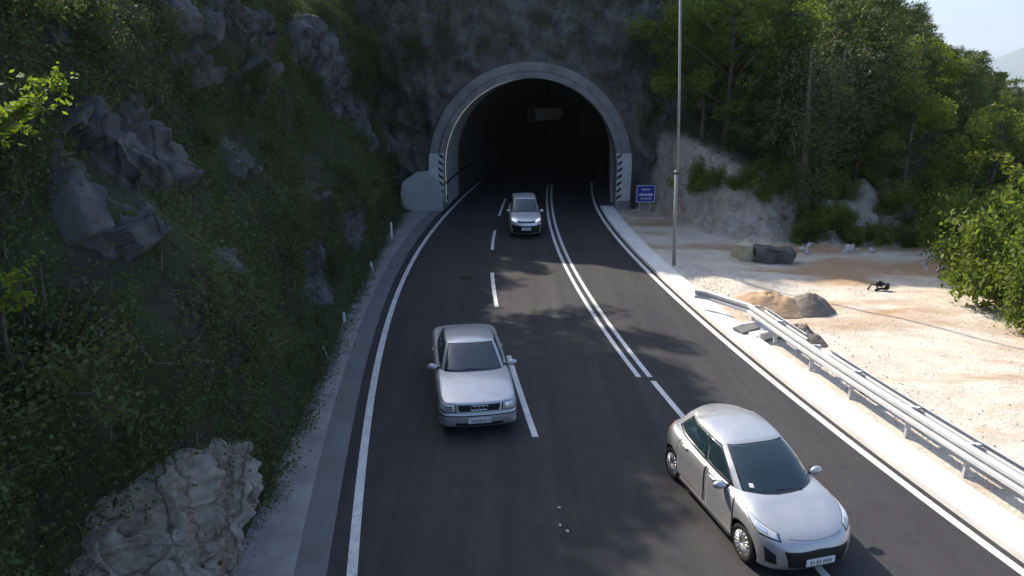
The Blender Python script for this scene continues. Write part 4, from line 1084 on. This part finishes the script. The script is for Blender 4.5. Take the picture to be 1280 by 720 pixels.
hg = [
 [(0, .86, .93), (.40, .92, .92), (.69, 1.16, .90), (.78, 1.62, .92), (.79, 2.12, .94), (.785, 2.7, .96), (.74, 3.18, .98), (.53, 3.64, .98), (0, 3.80, .96)],
 [(0, .95, 1.00), (.40, 1.01, .995), (.685, 1.24, .975), (.765, 1.68, .985), (.775, 2.16, 1.01), (.77, 2.7, 1.04), (.72, 3.15, 1.07), (.51, 3.58, 1.08), (0, 3.75, 1.06)],
 [(0, 1.42, 1.27), (.38, 1.46, 1.265), (.625, 1.62, 1.235), (.69, 1.90, 1.25), (.70, 2.25, 1.26), (.695, 2.7, 1.27), (.635, 3.06, 1.265), (.45, 3.44, 1.27), (0, 3.62, 1.27)],
 [(0, 1.86, 1.44), (.34, 1.88, 1.435), (.545, 1.98, 1.415), (.595, 2.14, 1.42), (.615, 2.42, 1.43), (.615, 2.8, 1.425), (.55, 3.02, 1.405), (.38, 3.31, 1.40), (0, 3.46, 1.40)],
 [(0, 2.0, 1.478), (.30, 2.02, 1.475), (.47, 2.12, 1.465), (.51, 2.26, 1.47), (.53, 2.5, 1.48), (.53, 2.8, 1.475), (.47, 2.97, 1.455), (.33, 3.2, 1.445), (0, 3.34, 1.44)],
 [(0, 2.25, 1.512), (.18, 2.27, 1.511), (.27, 2.32, 1.508), (.29, 2.4, 1.509), (.30, 2.56, 1.512), (.30, 2.75, 1.51), (.28, 2.9, 1.50), (.24, 3.0, 1.495), (0, 3.1, 1.49)],
 [(0, 2.4, 1.52), (0, 2.41, 1.52), (0, 2.43, 1.52), (0, 2.46, 1.52), (0, 2.58, 1.522), (0, 2.72, 1.52), (0, 2.8, 1.515), (0, 2.88, 1.51), (0, 2.92, 1.51)]]
spec_h = dict(paint=M['silver'], wx=.755, wr=.318, wy=(.80, 3.26), spokes=8, wind=(1.78, 1.80, 1.03, 2.98), rear=(7.15, 7.15, 1.3, 2.8),
  sides=[(2.32, 2.42, 6.45, 6.25, 1.08, 2.86)], panes=[(2.38, 2.48, 3.95, 3.95, 1.14, 2.80), (4.06, 4.06, 6.35, 6.15, 1.14, 2.80)],
  doors=[(3.45, 4.62, 1.7, 4.9, 4.35), (4.72, 5.72, 1.9, 4.9, 4.45)], mirror=(.93, 1.44, 1.00, 1.0), plate=(0, -.012, .43, .0),
  patches=[('lamp_bezel', 'S', [(1.30, 4.92), (2.1, 5.06), (2.92, 5.06)], [(1.30, 4.06), (2.1, 3.95), (2.92, 4.82)], .003, 'gasket', True), ('grille', 'S', [(-1.25, 3.35), (0, 3.62), (1.25, 3.35)], [(-1.05, 2.05), (1.05, 2.05)], .004, 'plastic', False),
           ('headlight', 'S', [(1.35, 4.85), (2.1, 5.0), (2.85, 5.02)], [(1.35, 4.15), (2.1, 4.05), (2.85, 4.9)], .006, 'lamp', True),
           ('lamp_reflector', 'S', [(1.7, 4.72), (2.2, 4.85)], [(1.7, 4.3), (2.2, 4.3)], .010, 'lampin', True),
           ('windscreen_sticker', 'G', [(-1.42, 1.42), (-1.22, 1.42)], [(-1.42, 1.27), (-1.22, 1.27)], .008, 'plate', False),
           ('fog_light', 'S', [(1.55, 2.9), (1.95, 3.3)], [(1.5, 2.2), (1.95, 2.2)], .005, 'plastic', True),
           ('hood_line', 'S', [(-1.0, 4.72), (1.0, 4.72)], [(-1.0, 4.68), (1.0, 4.68)], .002, 'gasket', False),
           ('sill_trim', 'S', [(3.4, 1.75), (5.6, 1.75)], [(3.4, 1.3), (5.6, 1.3)], .004, 'plastic', True),
           ('tail_light', 'S', [(6.7, 4.8), (7.3, 4.8)], [(6.7, 3.7), (7.3, 3.7)], .005, 'tail', True)])
car('hatchback_car', 'rounded silver hatchback closest to the camera beside the kerb', (4.732, 8.763), .244, hl, hg, spec_h)
# --- pale silver saloon in the left lane
sl2 = [
 [(0, y, .20) for y in (.14, .2, .4, .95, 1.8, 2.7, 3.65, 4.5, 4.7)],
 [(0, .10, .20), (.50, .13, .20), (.76, .30, .20), (.82, .95, .20), (.82, 1.8, .20), (.82, 2.7, .20), (.82, 3.65, .21), (.74, 4.55, .24), (0, 4.70, .25)],
 [(0, .02, .30), (.52, .05, .30), (.81, .22, .30), (.875, .95, .30), (.87, 1.8, .28), (.87, 2.7, .28), (.875, 3.65, .30), (.81, 4.6, .32), (0, 4.78, .33)],
 [(0, .00, .48), (.52, .04, .48), (.83, .21, .48), (.89, .95, .52), (.88, 1.8, .52), (.88, 2.7, .53), (.89, 3.65, .56), (.83, 4.62, .52), (0, 4.79, .52)],
 [(0, .07, .56), (.52, .09, .56), (.82, .25, .57), (.885, .95, .70), (.885, 1.8, .74), (.885, 2.7, .76), (.885, 3.65, .78), (.81, 4.58, .70), (0, 4.72, .68)],
 [(0, .10, .74), (.52, .14, .745), (.79, .32, .755), (.84, .95, .85), (.845, 1.8, .90), (.845, 2.7, .92), (.84, 3.65, .93), (.77, 4.52, .92), (0, 4.66, .92)],
 [(0, .22, .785), (.46, .26, .79), (.62, .42, .805), (.67, .98, .89), (.68, 1.75, .94), (.68, 2.7, .95), (.68, 3.6, .965), (.62, 4.35, .965), (0, 4.55, .965)],
 [(0, .34, .81), (.24, .36, .815), (.32, .50, .83), (.34, 1.0, .905), (.34, 1.7, .955), (.34, 2.7, .96), (.34, 3.5, .975), (.32, 4.2, .98), (0, 4.4, .98)],
 [(0, .42, .825), (0, .46, .83), (0, .60, .85), (0, 1.05, .915), (0, 1.7, .96), (0, 2.7, .965), (0, 3.5, .98), (0, 4.1, .985), (0, 4.3, .985)]]
sg2 = [
 [(0, 1.28, .90), (.42, 1.30, .89), (.715, 1.48, .87), (.80, 1.9, .87), (.805, 2.5, .88), (.80, 3.1, .89), (.765, 3.65, .90), (.66, 4.02, .91), (0, 4.15, .92)],
 [(0, 1.36, .955), (.42, 1.39, .95), (.705, 1.56, .93), (.785, 1.95, .93), (.79, 2.5, .94), (.785, 3.1, .95), (.75, 3.65, .95), (.65, 3.98, .96), (0, 4.10, .97)],
 [(0, 1.80, 1.18), (.39, 1.83, 1.175), (.62, 1.95, 1.165), (.695, 2.2, 1.17), (.70, 2.6, 1.18), (.695, 3.1, 1.18), (.655, 3.5, 1.17), (.56, 3.75, 1.165), (0, 3.86, 1.165)],
 [(0, 2.18, 1.355), (.36, 2.20, 1.35), (.545, 2.28, 1.345), (.60, 2.42, 1.35), (.61, 2.7, 1.36), (.605, 3.0, 1.355), (.575, 3.25, 1.345), (.50, 3.44, 1.335), (0, 3.54, 1.335)],
 [(0, 2.30, 1.39), (.32, 2.32, 1.388), (.47, 2.38, 1.38), (.52, 2.5, 1.385), (.53, 2.75, 1.39), (.52, 3.0, 1.385), (.50, 3.18, 1.375), (.43, 3.34, 1.365), (0, 3.42, 1.365)],
 [(0, 2.5, 1.415), (.2, 2.51, 1.414), (.28, 2.55, 1.412), (.30, 2.62, 1.412), (.30, 2.8, 1.415), (.30, 2.98, 1.412), (.28, 3.08, 1.408), (.25, 3.16, 1.40), (0, 3.2, 1.40)],
 [(0, 2.65, 1.42), (0, 2.66, 1.42), (0, 2.68, 1.42), (0, 2.72, 1.42), (0, 2.82, 1.42), (0, 2.92, 1.42), (0, 2.98, 1.418), (0, 3.02, 1.415), (0, 3.05, 1.415)]]
spec_s = dict(paint=M['silver_old'], wx=.775, wr=.315, wy=(.93, 3.62), spokes=6, wind=(1.82, 1.82, 1.06, 2.97), rear=(7.1, 7.1, 1.1, 2.9),
  sides=[(2.35, 2.5, 6.5, 6.4, 1.06, 2.86)], panes=[(2.42, 2.56, 4.2, 4.2, 1.12, 2.8), (4.32, 4.32, 6.4, 6.3, 1.12, 2.8)],
  doors=[(3.35, 4.55, 1.6, 4.9, 4.3), (4.66, 5.75, 1.6, 4.9, 4.35)], mirror=(.96, 1.72, .98, 1.05), plate=(0, -.02, .40, 0),
  patches=[('lamp_bezel', 'S', [(.95, 4.98), (2.3, 4.98)], [(.95, 4.08), (2.3, 4.08)], .003, 'gasket', True), ('grille', 'S', [(-.86, 4.9), (.86, 4.9)], [(-.80, 4.12), (.80, 4.12)], .006, 'plastic', False),
           ('headlight', 'S', [(1.0, 4.92), (1.9, 4.92), (2.25, 4.92)], [(1.0, 4.15), (1.9, 4.15), (2.25, 4.15)], .006, 'lamp', True),
           ('lamp_reflector', 'S', [(1.12, 4.8), (1.6, 4.8)], [(1.12, 4.3), (1.6, 4.3)], .010, 'lampin', True),
           ('air_intake', 'S', [(-1.0, 2.25), (1.0, 2.25)], [(-1.0, 1.7), (1.0, 1.7)], .005, 'plastic', False),
           ('bumper_strip', 'S', [(-2.3, 3.3), (2.3, 3.3)], [(-2.3, 3.05), (2.3, 3.05)], .006, 'plastic', False),
           ('bumper_gap', 'S', [(-2.2, 4.02), (2.2, 4.02)], [(-2.2, 3.93), (2.2, 3.93)], .003, 'gasket', False),
           ('tail_light', 'S', [(6.8, 4.9), (7.6, 4.9)], [(6.8, 4.1), (7.6, 4.1)], .005, 'tail', True)])
e, S, G = car('saloon_car', 'pale silver saloon driving in the left lane', (-.70, 13.326), .146, sl2, sg2, spec_s)
mb = MB()
for k in range(4):
    cx = -.135+.09*k; base_ = S.ev(0, 4.55)
    pts = [(cx+.058*math.cos(a), base_[1]-.014, base_[2]+.052*math.sin(a)) for a in np.linspace(0, 2*math.pi, 19)]
    mb.tube(pts, .008, 5, False)
mb.build('badge', M['chrome'], e)
# --- distant estate-like car with lit headlights
def squash(net, fy, fx, fz, z0=0.2): return [[(x*fx, y*fy, z0+(z-z0)*fz if z > z0 else z) for x, y, z in lv] for lv in net]
fg = [[(x, y if y < 2.4 else y*1.0, z) for x, y, z in lv] for lv in hg]
fl = squash(hl, 1.02, 1.0, 1.0)
fg = squash([
 [(0, .80, .93), (.44, .84, .92), (.70, 1.0, .90), (.78, 1.5, .92), (.79, 2.12, .94), (.785, 2.7, .95), (.765, 3.3, .96), (.70, 3.75, .96), (0, 3.88, .95)],
 [(0, .92, 1.00), (.44, .95, .995), (.69, 1.1, .98), (.765, 1.6, .985), (.775, 2.16, 1.00), (.77, 2.7, 1.01), (.75, 3.3, 1.02), (.69, 3.72, 1.03), (0, 3.84, 1.03)],
 [(0, 1.28, 1.25), (.42, 1.31, 1.245), (.65, 1.42, 1.235), (.715, 1.75, 1.25), (.72, 2.2, 1.26), (.715, 2.7, 1.26), (.70, 3.2, 1.26), (.64, 3.62, 1.26), (0, 3.75, 1.26)],
 [(0, 1.62, 1.46), (.40, 1.64, 1.455), (.58, 1.72, 1.45), (.64, 1.92, 1.455), (.65, 2.3, 1.46), (.65, 2.8, 1.46), (.63, 3.2, 1.455), (.57, 3.48, 1.45), (0, 3.60, 1.45)],
 [(0, 1.74, 1.50), (.36, 1.76, 1.497), (.50, 1.84, 1.49), (.56, 2.0, 1.495), (.57, 2.4, 1.50), (.57, 2.8, 1.50), (.55, 3.12, 1.49), (.49, 3.36, 1.485), (0, 3.46, 1.485)],
 [(0, 1.95, 1.525), (.2, 1.97, 1.524), (.3, 2.05, 1.522), (.32, 2.15, 1.522), (.33, 2.45, 1.525), (.33, 2.75, 1.525), (.31, 2.95, 1.52), (.28, 3.1, 1.515), (0, 3.2, 1.515)],
 [(0, 2.1, 1.53), (0, 2.12, 1.53), (0, 2.16, 1.53), (0, 2.24, 1.53), (0, 2.48, 1.53), (0, 2.7, 1.53), (0, 2.85, 1.525), (0, 2.95, 1.52), (0, 3.0, 1.52)]], 1, 1, 1)
spec_f = dict(spec_h); spec_f.update(paint=M['silver_far'], spokes=6, wind=(1.75, 1.75, 1.03, 2.95), mirror=(.93, 1.35, 1.0, .9),
  patches=[('grille', 'S', [(-1.0, 4.5), (1.0, 4.5)], [(-1.0, 3.9), (1.0, 3.9)], .005, 'plastic', False),
           ('bumper', 'S', [(-1.9, 3.2), (1.9, 3.2)], [(-1.9, 1.6), (1.9, 1.6)], .005, 'plastic', False),
           ('headlight', 'S', [(1.15, 4.75), (1.95, 4.75)], [(1.15, 3.95), (1.95, 3.95)], .008, 'lit', True),
           ('tail_light', 'S', [(6.7, 4.8), (7.3, 4.8)], [(6.7, 3.7), (7.3, 3.7)], .005, 'tail', True)])
car('hatchback_car', 'boxy silver car with lit headlights just leaving the tunnel', (.70, 32.69), .029, fl, fg, spec_f)[0].scale = (0.90, 1.0, 1.17)
